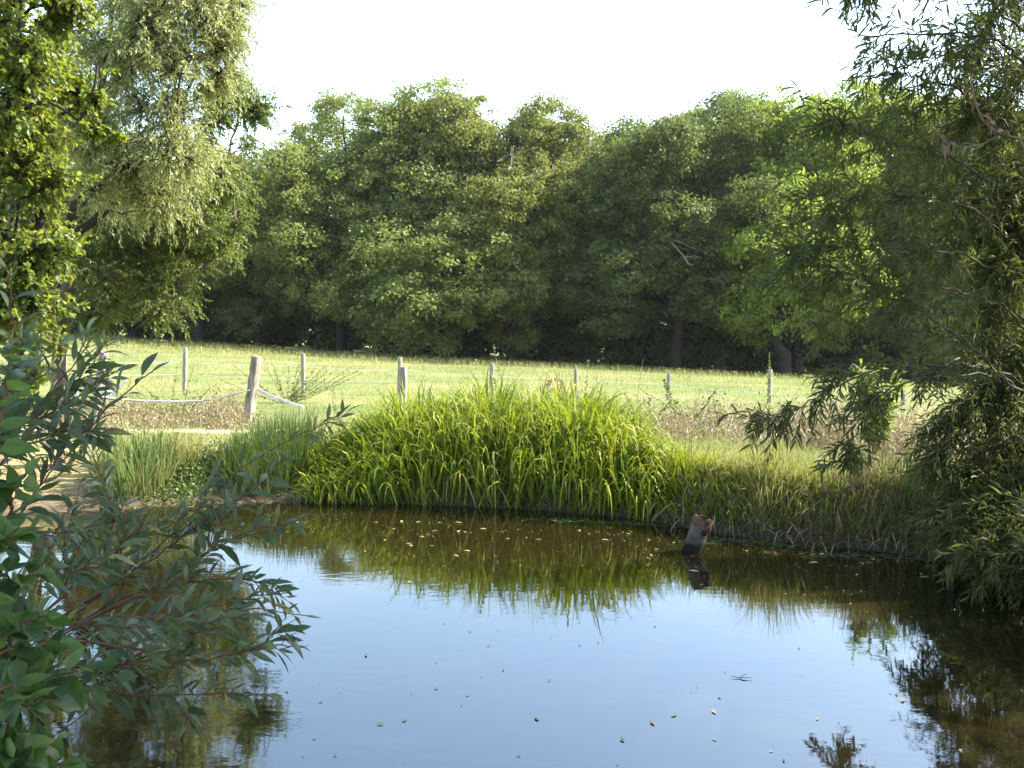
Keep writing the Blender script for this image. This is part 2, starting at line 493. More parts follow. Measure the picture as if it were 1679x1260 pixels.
nt_.links.new(n1.outputs[0], sm.inputs[0]); nt_.links.new(r_.outputs[0], sm.inputs[1])
bp = nt_.nodes.new('ShaderNodeBump'); bp.inputs['Strength'].default_value = .024; bp.inputs['Distance'].default_value = .05
nt_.links.new(sm.outputs[0], bp.inputs['Height']); nt_.links.new(bp.outputs[0], b.inputs['Normal'])
mb = MB()
cen = A(-1.5, 6.5)
ring = cen + (SHORE - cen) * 1.04
mb.add([(cen[0], cen[1], 0)] + [(p[0], p[1], 0) for p in ring], f3=[(0, i + 1, (i + 1) % len(ring) + 1) for i in range(len(ring))])
wobj = mb.obj('water', m)
tag(wobj, 'still brown pond water reflecting the blue sky', 'water', kind='structure')

# ------------------------------------------------------------------ distant wood
def crown_leaves(mb, blobs, n_sub, n_leaf, L, W, rng, flat=.78, gap=.22):
    """blobs: (n,4) centre + radius. Each blob is a billow of sprays; sprays are clumps of leaf faces."""
    for (bx, by, bz, r) in blobs:
        k = max(6, int(n_sub * (r / 1.7) ** 2))
        d = rand_dirs(k, rng)
        d[:, 2] = d[:, 2] * .9 + .12
        d = norm(d)
        keep = rng.random(k) > gap
        d = d[keep]; k = len(d)
        cs = A(bx, by, bz) + d * (r * rng.uniform(.55, 1.05, k))[:, None] * A(1, 1, flat)
        n = k * n_leaf
        own = np.repeat(np.arange(k), n_leaf)
        off = rng.normal(size=(n, 3)) * A(.31, .31, .20) * (.55 + .3 * r)
        pos = cs[own] + off * .8
        nrm = norm(d[own] * .6 + A(0, 0, .5) + rng.normal(size=(n, 3)) * .55)
        dd = np.cross(nrm, rand_dirs(n, rng)) + A(0, 0, -.25)
        diamonds(mb, pos, dd, nrm, L * rng.uniform(.6, 1.3, n), W * rng.uniform(.6, 1.3, n))

def envelope_blobs(H, base, rx, n, rng, top=.5, rmin=1.25, rmax=2.3):
    """billows over a crown of height H, foliage from height base, half-width rx"""
    out = []
    zc = base + (H - base) * top; 
    for i in range(n):
        d = rand_dirs(1, rng)[0]
        rad = rng.uniform(.35, .95) ** .8
        z = zc + d[2] * rad * ((H - zc) if d[2] > 0 else (zc - base))
        r = rng.uniform(rmin, rmax)
        hor = math.hypot(d[0], d[1])
        hb = hor ** .55
        x, y = d[0] / max(hor, .2) * hb * rad * rx, d[1] / max(hor, .2) * hb * rad * rx
        out.append((x, y, min(z, H - r * .7), r))
    return np.array(out)

def make_wood_tree_meshes(seed, H=18.0, base=2.6, rx=6.0, nb=46, bare=0, lean=0.0):
    rng = np.random.default_rng(seed)
    blobs = envelope_blobs(H, base, rx, nb, rng)
    cm = MB(); crown_leaves(cm, blobs, 34, 58, .22, .145, rng)
    tm = MB()
    fork = H * rng.uniform(.2, .3)
    top = A(lean, 0, H * .78)
    tube(tm, [(0, 0, -.3), (rng.normal() * .1, 0, fork * .5), (rng.normal() * .3 + lean * .3, rng.normal() * .2, fork), (lean * .7, 0, H * .55), tuple(top)], .42, .06, 12, 8, rough=.05, rng=rng)
    for i in rng.permutation(len(blobs))[:20]:
        bx, by, bz, r = blobs[i]
        z0 = min(max(fork * rng.uniform(.8, 1.6), bz * .45), bz - .3)
        p0 = A(lean * z0 / H, 0, z0)
        mid = p0 * .5 + A(bx, by, bz) * .5 + A(0, 0, .5) + rng.normal(size=3) * .35
        tube(tm, [p0, mid, (bx, by, bz)], .17, .04, 8, 5, rough=.08, rng=rng)
    for i in range(bare):        # dead bare limbs standing clear of the leaves
        a = rng.uniform(-.8, .8); z0 = rng.uniform(.35, .6) * H
        p0 = A(0, 0, z0); e = A(sin(a) * rx * .9, -rx * rng.uniform(1.0, 1.15), z0 + rng.uniform(-.5, 2.2))
        pp = tube(tm, [p0, p0 * .5 + e * .5 + A(0, 0, .8), e], .13, .03, 9, 5, m=1, rough=.14, rng=rng)
        for q in range(3):
            s0 = pp[4 + q]; tube(tm, [s0, s0 + rng.normal(size=3) * .7, s0 + rng.normal(size=3) * A(1, .5, 1) + A(0, -.5, .4)], .05, .015, 6, 4, m=1, rough=.06, rng=rng)
    top_z = np.percentile(np.concatenate(cm.v)[:, 2], 99.9)
    return cm, tm, top_z

WOOD_GROUP = 'broadleaved trees along the edge of the wood'
VARIANTS = {}
def wood_variant(key):
    if key not in VARIANTS:
        seed, mat, H, base, rx, nb, bare, lean = key
        cm, tm, tz = make_wood_tree_meshes(seed, H, base, rx, nb, bare, lean)
        VARIANTS[key] = (cm.mesh('crown', [M[mat]]), tm.mesh('trunk', [M['bark_wood'], M['bark_pale']], True), tz)
    return VARIANTS[key]

def wood_tree(px, top_py, dist, key, width_px, label, rot):
    x = (px - CX) / F * dist
    z = gz(x, dist)
    topz = P(px, top_py, dist)[2]
    wx = (width_px / F * dist) / (2 * key[4]) * 1.26
    c, t, tz = wood_variant(key)
    s = (topz - z) / tz
    e = empty('broadleaf_tree', (x, dist, z - .05), label, 'tree', WOOD_GROUP)
    for nm, me in (('crown', c), ('trunk', t)):
        o = bpy.data.objects.new(nm, me); C.objects.link(o); o.parent = e
    e.scale = (wx, wx, s); e.rotation_euler = (0, 0, rot)
    return e

#        seed mat    H   base rx nb bare lean
V_ROUND = (21, 'oak', 18, 1.2, 6.0, 84, 0, 0.0)
V_TALL = (22, 'oak', 18, 1.4, 5.6, 80, 0, .4)
V_BARE = (23, 'olive', 18, 1.6, 5.4, 66, 5, .5)
V_DARK = (24, 'oak_dark', 18, 2.4, 6.2, 84, 2, -.3)
V_DARK2 = (25, 'oak_dark', 18, 1.6, 5.6, 76, 0, .3)
V_ASH = (26, 'ash', 18, 1.8, 6.0, 80, 0, .2)
V_LOW = (27, 'oak', 10, .6, 4.6, 44, 0, 0)
V_LOWASH = (28, 'ash', 10, 1.4, 3.6, 32, 0, 0)
V_OLIVE = (29, 'olive', 16, 1.0, 5.2, 60, 0, .2)
WOOD = [
    (-110, 150, 84, V_DARK2, 260, 'dark oak at the far end of the wood beyond the hazel trunks', 1.0),
    (70, 190, 80, V_ROUND, 240, 'mid green tree glimpsed through the gaps of the near hazel', 2.0),
    (215, 205, 82, V_DARK2, 220, 'dark wood tree standing hidden behind the silvery willow', .3),
    (325, 250, 78, V_OLIVE, 190, 'yellowing olive tree just right of the silvery willow, below the skyline', 4.0),
    (425, 262, 80, V_DARK2, 170, 'low dark tree filling the notch of sky beside the birch', 1.9),
    (560, 158, 78, V_ROUND, 230, 'broad round oak, first tall crown right of the sky notch', .7),
    (722, 138, 80, V_TALL, 220, 'tallest oak whose crown tops the middle of the wood', 2.6),
    (838, 155, 77, V_BARE, 210, 'yellowing tree with dead bare limbs showing in its crown', 0.0),
    (725, 335, 74.5, V_LOW, 230, 'sunlit low oak in front of the tallest crown', 3.3),
    (925, 206, 92, V_OLIVE, 150, 'small feathery tree in the dip of the skyline', 5.0),
    (1000, 218, 84, V_TALL, 190, 'mid green tree right of the skyline dip, left of the dark oak', 4.4),
    (1105, 172, 76, V_DARK, 270, 'great dark oak with a forked trunk standing at the field edge', .4),
    (1195, 152, 90, V_ROUND, 180, 'grey green crown peeping over the dark oak and bright ash', 1.7),
    (1310, 142, 79, V_ASH, 230, 'bright yellow green ash at the right of the wood', .9),
    (1285, 300, 72, V_LOWASH, 170, 'low lime green ash bough glowing in the sun below the tall ash', 2.2),
    (1445, 146, 82, V_ASH, 220, 'second lime green ash, half veiled by the narrow willow leaves', 2.9),
    (1565, 160, 78, V_ROUND, 220, 'green oak mostly hidden behind the right hand willow', 5.5),
    (1700, 150, 80, V_DARK2, 240, 'dark oak at the right end of the wood behind the willow', 3.0),
    (1860, 150, 84, V_ROUND, 260, 'oak beyond the right edge of the field', 3.9),
    (-330, 160, 86, V_ROUND, 300, 'oak beyond the left end of the field', .2),
]
for a in WOOD: wood_tree(*a)

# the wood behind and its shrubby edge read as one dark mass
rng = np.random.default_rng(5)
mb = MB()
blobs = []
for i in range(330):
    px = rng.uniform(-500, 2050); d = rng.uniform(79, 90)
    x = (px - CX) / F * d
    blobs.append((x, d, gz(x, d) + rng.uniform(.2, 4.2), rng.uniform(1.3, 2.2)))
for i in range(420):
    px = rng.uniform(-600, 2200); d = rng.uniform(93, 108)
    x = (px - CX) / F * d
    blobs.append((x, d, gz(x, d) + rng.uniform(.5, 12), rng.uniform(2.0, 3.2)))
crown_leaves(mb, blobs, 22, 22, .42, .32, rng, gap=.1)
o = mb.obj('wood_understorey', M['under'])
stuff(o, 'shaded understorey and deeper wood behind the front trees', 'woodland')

# ------------------------------------------------------------------ grasses of the meadow and the bank
BLADE = {2: [1, .75, .08], 3: [.8, 1, .7, .06], 4: [.7, 1, .9, .6, .05], 6: [.65, .95, 1, .95, .8, .5, .04], 9: [.65, .85, .97, 1, 1, .95, .85, .7, .45, .04]}

def blades(mb, x, y, L, W, droop, rng, segs=3, lean=.35, m=0, heading=None, twist=.5, z=None, curl=0.0):
    n = len(x)
    z = ground(x, y) - .02 if z is None else z
    a = rng.uniform(0, 2 * pi, n) if heading is None else heading
    l = np.abs(rng.normal(size=n)) * lean
    d = np.stack([np.cos(a) * l, np.sin(a) * l, np.ones(n)], 1)
    return strip(mb, np.stack([x, y, z], 1), d, L, W, droop, segs, BLADE[segs], rng, m=m, twist=twist, curl=curl)

rng = np.random.default_rng(31)
mb = MB()
# field: thinner and coarser with distance
n = 120000
d = 13 + (80 - 13) * rng.random(n) ** 1.5
x = d * rng.uniform(-.62, .62, n)
ok = (shore_dist(x, d) > 1.2)
x, d = x[ok], d[ok]
pth = soil_masks(x, d)[2] < .3
x, d = x[pth], d[pth]
sc_ = (d / 20) ** .6
patch = (np.sin(x * .7 + d * .31) + np.sin(x * .27 - d * .9 + 2) + np.sin(x * 1.9 + d * 1.1)) / 3
L = rng.uniform(.05, .13, len(x)) * sc_ * (1 + .35 * patch)
blades(mb, x, d, L, .008 * sc_ * rng.uniform(.7, 1.4, len(x)), .5, rng, 2, .5)
# taller seeding fringe at the far edge
n = 14000
d = rng.uniform(62, 76, n); x = d * rng.uniform(-.6, .6, n)
blades(mb, x, d, rng.uniform(.2, .5, n), .03, .4, rng, 2, .3, m=1)
o = mb.obj('meadow_grass', [M['meadow'], M['bank_grass']])
stuff(o, 'short sunlit grass of the sloping meadow', 'grass')

mb = MB()
n = 1100
d = rng.uniform(52, 76, n) ; x = d * rng.uniform(-.55, .55, n)
d = np.maximum(d, rng.uniform(46, 76, n))
pos = np.stack([x, d, ground(x, d) + rng.uniform(.12, .42, n)], 1)
diamonds(mb, pos, rand_dirs(n, rng), rand_dirs(n, rng), .085, .075)
o = mb.obj('meadow_flowers', M['flower_y'])
stuff(o, 'tiny yellow flowers speckling the far edge of the meadow', 'flowers')

# bank turf: yellowed, short on one side, long and lush on the other
mb = MB()
n = 60000
x = rng.uniform(-9, 7.5, n); y = rng.uniform(8, 16.8, n)
s = shore_dist(x, y)
left = x < -2.6
ok = (s > np.where(left, .75 + .3 * rng.random(n), .05)) & (s < 6)
ok &= soil_masks(x, y)[2] < .25
ok &= ~(left & (rng.random(n) < .35))
x, y, s, left = x[ok], y[ok], s[ok], left[ok]
L = np.where(left, rng.uniform(.03, .12, len(x)), rng.uniform(.07, .2, len(x)) * (1 + .8 * sstep(1.6, .3, s)))
blades(mb, x, y, L, rng.uniform(.005, .011, len(x)), .9, rng, 2, .6)
o = mb.obj('bank_grass', M['bank_grass'])
stuff(o, 'yellowed short grass on the pond bank', 'grass')

# low creeping plants at the water's edge
mb = MB()
c0 = on_ground(308, 805)
n = 3000
x = c0[0] + rng.normal(size=n) * .27; y = c0[1] + .25 + rng.normal(size=n) * .35
ok = shore_dist(x, y) > .02
x, y = x[ok], y[ok]; n = len(x)
hgt = .15 * np.exp(-((x - c0[0]) / .42) ** 2)
pos = np.stack([x, y, ground(x, y) + rng.random(n) * hgt], 1)
diamonds(mb, pos, rand_dirs(n, rng), norm(rand_dirs(n, rng) + A(0, -.3, 1)), .045, .035)
o = mb.obj('creeper_patch', M['creeper'])
stuff(o, 'bright green low creeping plants by the muddy edge', 'ground cover')

# dead grass and old leaves littering the mud
mb = MB()
n = 6500
x = rng.uniform(-8, -2.4, n); y = rng.uniform(9.5, 14, n); s = shore_dist(x, y)
ok = (s > 0.0) & (s < 1.7)
x, y = x[ok], y[ok]; n = len(x)
strip(mb, np.stack([x, y, ground(x, y) + .008], 1), np.concatenate([rng.normal(size=(n, 2)), np.full((n, 1), .12)], 1), rng.uniform(.04, .17, n), rng.uniform(.006, .014, n), .3, 2, BLADE[2], rng, twist=.8)
o = mb.obj('dead_litter', M['straw'])
stuff(o, 'dead brown stalks and leaf litter on the bare mud', 'litter')

# ------------------------------------------------------------------ sedges and tufts
SH_X = SHORE[:17, 0]; SH_Y = SHORE[:17, 1]
def sedge_clump(cx, cy, rx, ry, H, n, rng, label, mats, name='sedge_clump', W=.019, dry=.06, front=.5, group=None, hfun=None, zb=None, segs=6, hmin=.75, droop=1.5, follow=False, wild=.2, late=2, off=.02):
    base = A(cx, cy, 0 if zb is None else zb)
    e = empty(name, base, label, 'sedge', group)
    for part, nn, mat in (('green_blades', n, mats[0]), ('dry_blades', int(n * dry), mats[1])):
        if nn < 1: continue
        mb = MB()
        a = rng.uniform(0, 2 * pi, nn); r = np.sqrt(rng.random(nn))
        if follow:                                  # rooted in a strip along the water's edge
            u = rng.uniform(-1, 1, nn); x = cx + rx * u
            v = rng.random(nn); y = np.interp(x, SH_X, SH_Y) + off + 2 * ry * v ** .8 * np.sqrt(np.maximum(1 - u ** 4 * .8, .05))
            r = np.maximum(np.abs(u), np.abs(2 * v - 1))
        else:
            x = cx + rx * r * np.cos(a); y = cy + ry * r * np.sin(a)
        hf = np.ones(nn) if hfun is None else hfun((x - cx) / rx)
        L = H * hf * rng.uniform(hmin, 1.28, nn) * (1.12 - .2 * r)
        if part == 'dry_blades': L *= rng.uniform(.5, .95, nn)
        z = np.maximum(ground(x, y) - .03, -.08)
        # blades lean outward from the middle, most at the rim
        lx = .26 * (x - cx) / rx + rng.normal(size=nn) * wild; ly = .30 * (y - cy) / ry + rng.normal(size=nn) * wild * .8 - front * .08 * rng.random(nn) * 1.6
        d = np.stack([lx, ly, np.ones(nn)], 1)
        strip(mb, np.stack([x, y, z], 1), d, L, W * rng.uniform(.6, 1.25, nn), droop * rng.uniform(.15, 1.5, nn), segs, BLADE[segs], rng, twist=.55, curl=.03, late=late)
        mb.obj(part, mat, e, loc=base).location = (0, 0, 0)
    return e

rng = np.random.default_rng(77)
cl = on_water(790, 842)
def main_h(u):      # outline of the big clump, low at its left foot, steep on the right
    return np.interp(u, [-1.1, -.85, -.6, -.2, .2, .55, .8, 1.0], [.50, .66, .88, 1.03, 1.09, 1.14, 1.10, .86]) * (1 + .07 * np.sin(u * 11 + 1) + .05 * np.sin(u * 23))
sedge_clump(cl[0] - .10, cl[1] + .85, 1.96, .95, .86, 6000, rng, 'huge lime green sedge clump arching over the far edge of the pond', (M['sedge'], M['sedge_dry']), hfun=main_h, dry=.11, W=.021, front=.2, droop=6.5, follow=True, wild=.34, late=2.6, segs=9)
# rushes at its left foot
c0 = on_ground(425, 812)
sedge_clump(c0[0], c0[1] + .55, 0.62, .65, .62, 1700, rng, 'dark green rush tuft hugging the left foot of the huge sedge clump', (M['rush'], M['sedge_dry']), name='rush_tuft', W=.011, dry=.05, droop=.8, segs=4, hfun=lambda u: np.interp(u, [-1, 1], [.55, 1.15]))
c0 = on_ground(205, 818)
sedge_clump(c0[0], c0[1] + .3, 0.42, .36, .60, 480, rng, 'pale green sedge tuft standing alone on the muddy left bank', (M['pale_sedge'], M['sedge_dry']), name='sedge_tuft', W=.018, dry=.14, segs=4, droop=1.3)
c0 = on_ground(250, 800)
sedge_clump(c0[0], c0[1] + .55, 0.45, .3, .42, 420, rng, 'thin yellowish grass tuft right behind the pale sedge tuft', (M['bank_grass'], M['sedge_dry']), name='grass_tuft', W=.008, dry=.2, segs=4, droop=1.1)
# tufts that hang over the cut bank on the right
TUFTS = [
    (1118, 840, .40, .40, 560, 'sedge', .016, 'green sedge tuft between the huge clump and the rusty pipe'),
    (1215, 850, .36, .38, 620, 'bank_grass', .009, 'lime green grass tuft right behind the rusty pipe'),
    (1300, 862, .40, .34, 680, 'lime_grass', .009, 'sunlit grass tuft on the cut bank right of the rusty pipe'),
    (1385, 872, .36, .36, 560, 'bank_grass', .009, 'grass tuft overhanging the bank midway between pipe and willow'),
    (1462, 880, .36, .36, 500, 'bank_grass', .009, 'browning grass tuft at the shaded end of the cut bank'),
    (1262, 862, .20, .56, 260, 'bank_grass', .008, 'tall straw tinted tuft sticking up above the cut bank, second right of the pipe'),
    (1425, 880, .16, .52, 200, 'straw', .008, 'small dead straw tuft leaning over the cut bank left of the shaded end'),
    (1545, 892, .42, .52, 480, 'rush', .010, 'dark rush tuft in the shade under the right hand willow'),
]
for (px, py, r, H, n, mat, W, lab) in TUFTS:
    q = on_water(px, py + 12)
    sedge_clump(q[0], q[1] + .42, r * 1.15, .36, H, int(n * 1.5), rng, lab, (M[mat], M['straw']), name='grass_tuft', W=W, dry=.4, segs=4, droop=2.0, front=1.5, follow=True, off=.17, wild=.3, group='tufts along the cut bank')

# ragged fringe: dead stalks and roots hanging over the cut bank
mb = MB()
n = 420
px = rng.uniform(1090, 1600, n)
pts = np.array([on_water(a, np.interp(a, [p[0] for p in SHORE_PX], [p[1] for p in SHORE_PX])) for a in px])
x = pts[:, 0] + rng.normal(size=n) * .04; y = pts[:, 1] + rng.uniform(.05, .5, n)
d = np.stack([rng.normal(size=n) * .4, -np.abs(rng.normal(size=n)) * .7, np.full(n, .55)], 1)
strip(mb, np.stack([x, y, ground(x, y)], 1), d, rng.uniform(.15, .6, n), rng.uniform(.005, .010, n), rng.uniform(1.2, 2.8, n), 4, BLADE[4], rng, curl=.05)
o = mb.obj('dead_bank_stalks', M['straw'])
stuff(o, 'dead stalks hanging over the dark cut bank', 'dead grass')

mb = MB()
n = 6000
x = rng.uniform(1.2, 7.2, n); y = rng.uniform(8, 13.5, n); s = shore_dist(x, y)
ok = (s > .12) & (s < 2.4) & (rng.random(n) < 1.15 - s * .38)
x, y, s = x[ok], y[ok], s[ok]; n = len(x)
blades(mb, x, y, rng.uniform(.06, .24, n) * (1.1 - .25 * s) * (1 + .6 * wob(x * 2, y * 2)), rng.uniform(.006, .012, n), 1.2, rng, 3, .35)
k = rng.random(n) < .35
blades(mb, x[k] + .05, y[k], rng.uniform(.15, .45, k.sum()), .007, 1.0, rng, 3, .3, m=1)
o = mb.obj('long_bank_grass', [M['lime_grass'], M['bank_grass']])
stuff(o, 'long lime green grass along the top of the cut bank', 'grass')

# ------------------------------------------------------------------ dead undergrowth along the fence
def dead_patch(px0, px1, py0, py1, n, H, label, seed):
    rng = np.random.default_rng(seed)
    mb = MB()
    px = rng.uniform(px0, px1, n); py = rng.uniform(py0, py1, n)
    pts = np.array([on_ground(a, b_) for a, b_ in zip(px[:160], py[:160])])
    k = rng.integers(0, len(pts), n)
    x = pts[k, 0] + rng.normal(size=n) * .22; y = pts[k, 1] + rng.normal(size=n) * .3
    hh = H * (.55 + .45 * np.sin(x * 2.1 + 1.0) * np.sin(x * .9 + y))
    L = np.maximum(hh, .2) * rng.uniform(.5, 1.6, n)
    tips = blades(mb, x, y, L, rng.uniform(.006, .012, n), rng.uniform(.5, 2.2, n), rng, 4, .5, m=0, curl=.08)
    kk = rng.random((n, 1))
    pos = np.stack([x, y, ground(x, y)], 1) * (1 - kk) + tips * kk + rng.normal(size=(n, 3)) * .05
    pos = np.repeat(pos, 3, 0) + rng.normal(size=(n * 3, 3)) * .05
    diamonds(mb, pos, rand_dirs(n * 3, rng), rand_dirs(n * 3, rng), .045, .028, m=0)
    sel = rng.random(n) < .5
    diamonds(mb, pos[:n][sel] + rng.normal(size=(sel.sum(), 3)) * .08, rand_dirs(sel.sum(), rng), rand_dirs(sel.sum(), rng), .06, .035, m=1)
    o = mb.obj('dead_undergrowth', [M['straw'], M['weed']])
    stuff(o, label, 'undergrowth')

dead_patch(185, 400, 668, 706, 2300, .42, 'brown dead weeds under the sagging fence tape', 41)
dead_patch(90, 190, 690, 720, 700, .35, 'brown dead weeds around the white leaning post', 42)
dead_patch(1060, 1215, 690, 724, 1500, .5, 'tangled brown weeds behind the right bank', 43)
dead_patch(1225, 1400, 690, 735, 2000, .62, 'pinkish dry bramble tangle behind the right bank', 44)
dead_patch(1420, 1640, 715, 770, 1500, .6, 'dry brown weeds below the willow boughs', 45)

# ------------------------------------------------------------------ single weeds that stand up against the field
def weed(px, py, top_py, dist, label, cat='weed', name='tall_weed', n=26, leaf=.07, seed=0, lean=0, spread=.05, stems=1, tipmat=None, group='tall weeds along the fence'):
    rng = np.random.default_rng(1000 + seed)
    x = (px - CX) / F * dist; z = gz(x, dist)
    H = P(px, top_py, dist)[2] - z
    e = empty(name, (x, dist, z), label, cat, group)
    sm_, lm = MB(), MB()
    for k in range(stems):
        a = rng.normal() * spread * 2 * (stems > 1); b_ = rng.normal() * spread * 2 * (stems > 1)
        h = H * (1 if k == 0 else rng.uniform(.6, .98))
        tip = A(lean * H + a * 3, b_ * 2, h)
        pp = tube(sm_, [(a * .1, b_ * .1, -.03), (a * 1.6 + lean * H * .3, b_, h * .45), tuple(tip)], .008, .003, 9, 4, rough=.008, rng=rng)
        t = rng.uniform(.15, 1, n) * 8
        i0 = np.minimum(t.astype(int), 7); pos = pp[i0] + (pp[i0 + 1] - pp[i0]) * (t - i0)[:, None]
        dd = rand_dirs(n, rng) * A(1, 1, .5) + A(0, 0, .1)
        diamonds(lm, pos, dd, norm(rand_dirs(n, rng) + A(0, 0, 1)), leaf * rng.uniform(.5, 1.3, n) * (1.25 - t / 9), leaf * .45)
    sm_.obj('stem', M['weedstem'], e); lm.obj('leaves', M['weed'], e)
    if tipmat is not None:
        hm = MB(); n2 = 260
        c = rand_dirs(n2, rng) * A(1, 1, .75)
        diamonds(hm, c * .10 + tip, c, rand_dirs(n2, rng), .05, .02)
        hm.obj('flower_head', M[tipmat], e)
    return e

weed(470, 655, 590, 22.5, 'clump of upright dock stems left of a far fence post', 'dock', 'dock_clump', 40, .08, 1, stems=22, spread=.14)
weed(910, 690, 632, 14.2, 'round pinkish seed head rising behind the huge sedge clump', 'seed head', 'dried_umbel', 8, .05, 2, tipmat='seedhead', group=None)
weed(840, 690, 565, 19, 'tall forked weed against the dark wood above the sedge clump', seed=3, n=36, leaf=.11, stems=2, spread=.06)
weed(960, 690, 588, 18, 'weed stalk leaning beside the far post right of the seed head', seed=4, n=24, lean=.05)
weed(1012, 690, 596, 19, 'thin dark stalk between two far posts, right of the seed head', seed=5, n=18, leaf=.05)
weed(1045, 700, 588, 18.5, 'thin reddish stalk left of the thin far post', seed=6, n=16, leaf=.05, lean=.1)
weed(1128, 705, 616, 16, 'leafy nettle standing just right of the thin far post', 'nettle', seed=7, n=70, leaf=.10, stems=3, spread=.07)
weed(1060, 715, 640, 15.4, 'bushy green weed at the right shoulder of the sedge clump', seed=8, n=60, leaf=.08, stems=6, spread=.16)
weed(1262, 700, 578, 16.5, 'tallest green weed spike standing against the dark wood', seed=9, n=120, leaf=.07, stems=1)
weed(1190, 712, 640, 15.6, 'arching bramble shoots over the brown weeds', 'bramble', 'bramble_shoot', 34, .09, 10, lean=.3, stems=4, spread=.15)
weed(1348, 700, 600, 17.5, 'yellow tipped stalk between the green spike and the willow', seed=11, n=26, leaf=.06, lean=.1, tipmat=None)
weed(1420, 720, 650, 16, 'half hidden weed behind the hanging willow spray', seed=12, n=50, leaf=.08, stems=4, spread=.12)
weed(275, 690, 600, 17.6, 'slender weed with seed spikes in front of a far post, over the sagging tape', seed=13, n=40, leaf=.06, lean=.02, stems=2)
weed(300, 690, 598, 17.4, 'slanting seeded stalk over the middle of the sagging tape', seed=14, n=46, leaf=.06, lean=.32, stems=2, spread=.03)
weed(325, 692, 630, 17.3, 'leafy weed near the low point of the sagging tape', seed=15, n=60, leaf=.07, stems=4, spread=.12, lean=.15)
weed(560, 690, 632, 16.5, 'dark seeded weed left of the short thick post', seed=16, n=34, leaf=.06, lean=.2, stems=2)
weed(605, 690, 640, 16.0, 'small weed just left of the short thick post', seed=17, n=40, leaf=.06, lean=.1, stems=3, spread=.07)
weed(195, 700, 615, 15.5, 'seeded stalk beside the white leaning post', seed=18, n=24, leaf=.06, lean=.22)
weed(278, 800, 700, 12.9, 'dark bur reed stalk standing out of the pale sedge tuft', 'bur reed', 'reed_stalk', 10, .16, 19, group=None)

def sprig():  # added plant in place of the big willow's sunlit leaves
    rng = np.random.default_rng(55)
    dist = 11.2; x = (1438 - CX) / F * dist; z = gz(x, dist)
    e = empty('sunlit_sprig', (x, dist, z), 'added bright leaved willow sprig standing in for sunlit leaves behind the hanging spray', 'sprig')
    wm, lm = MB(), MB()
    H = P(1438, 580, dist)[2] - z
    st, dd = [], []
    for k in range(9):
        a = rng.uniform(0, 2 * pi); q = rng.uniform(.05, .26)
        pp = tube(wm, [(rng.normal() * .03, rng.normal() * .03, -.03), (cos(a) * q * .5, sin(a) * q * .5, H * .4), (cos(a) * q, sin(a) * q, H * rng.uniform(.68, 1.0))], .009, .003, 12, 5, rng=rng)
        n = 80; t = rng.uniform(.3, 1, n) * 11; i0 = np.minimum(t.astype(int), 10)
        pos = pp[i0] + (pp[i0 + 1] - pp[i0]) * (t - i0)[:, None]
        d = rand_dirs(n, rng) * A(1, 1, .5) + A(0, 0, .55)
        strip(lm, pos, d, rng.uniform(.12, .22, n), rng.uniform(.02, .034, n), .9, 3, [.25, .95, .8, .05], rng, twist=.8)
    wm.obj('stems', M['twig'], e, smooth=True); lm.obj('leaves', M['crack_sunlit'], e)
sprig()

# ------------------------------------------------------------------ fence
POSTS = 'weathered posts of the field fence'
def post(px_b, py_b, px_t, py_t, dist, r, label, mat='post', square=False, seed=0, rot=0.0):
    rng = np.random.default_rng(300 + seed)
    b0 = P(px_b, py_b, dist); t0 = P(px_t, py_t, dist)
    b0[2] = min(b0[2], gz(b0[0], dist)) - .15
    ax = t0 - b0; Ln = np.linalg.norm(ax); ax = ax / Ln
    mb = MB()
    sides = 4 if square else 10
    K = 14
    s = norm(np.cross(ax, A(sin(rot), cos(rot), .01))); t = np.cross(ax, s)
    sub = 4 if square else 1
    prof = []
    if square:                                   # chamfered square section
        cc = .80
        for (u, v) in ((1, cc), (cc, 1), (-cc, 1), (-1, cc), (-1, -cc), (-cc, -1), (cc, -1), (1, -cc)):
            prof.append((u * r, v * r))
    else:
        for j in range(12):
            a = 2 * pi * j / 12; q = r * (1 + rng.normal() * .05)
            prof.append((q * cos(a), q * sin(a)))
    n = len(prof)
    V = []
    for k in range(K):
        c = b0 + ax * (Ln * k / (K - 1)) + (s * rng.normal() + t * rng.normal()) * r * .05
        f = 1 + rng.normal() * .03 - (.1 if k == K - 1 else 0)
        for (u, v) in prof: V.append(c + s * u * f + t * v * f)
    V = np.array(V)
    F4 = [(k * n + j, k * n + (j + 1) % n, (k + 1) * n + (j + 1) % n, (k + 1) * n + j) for k in range(K - 1) for j in range(n)]
    top = len(V); Vt = np.concatenate([V, [b0 + ax * (Ln + r * .06)]])
    F3 = [((K - 1) * n + j, (K - 1) * n + (j + 1) % n, top) for j in range(n)]
    mb.add(Vt, F4, F3)
    o = mb.obj('fence_post', M[mat], loc=b0)
    return tag(o, label, 'fence post', POSTS)

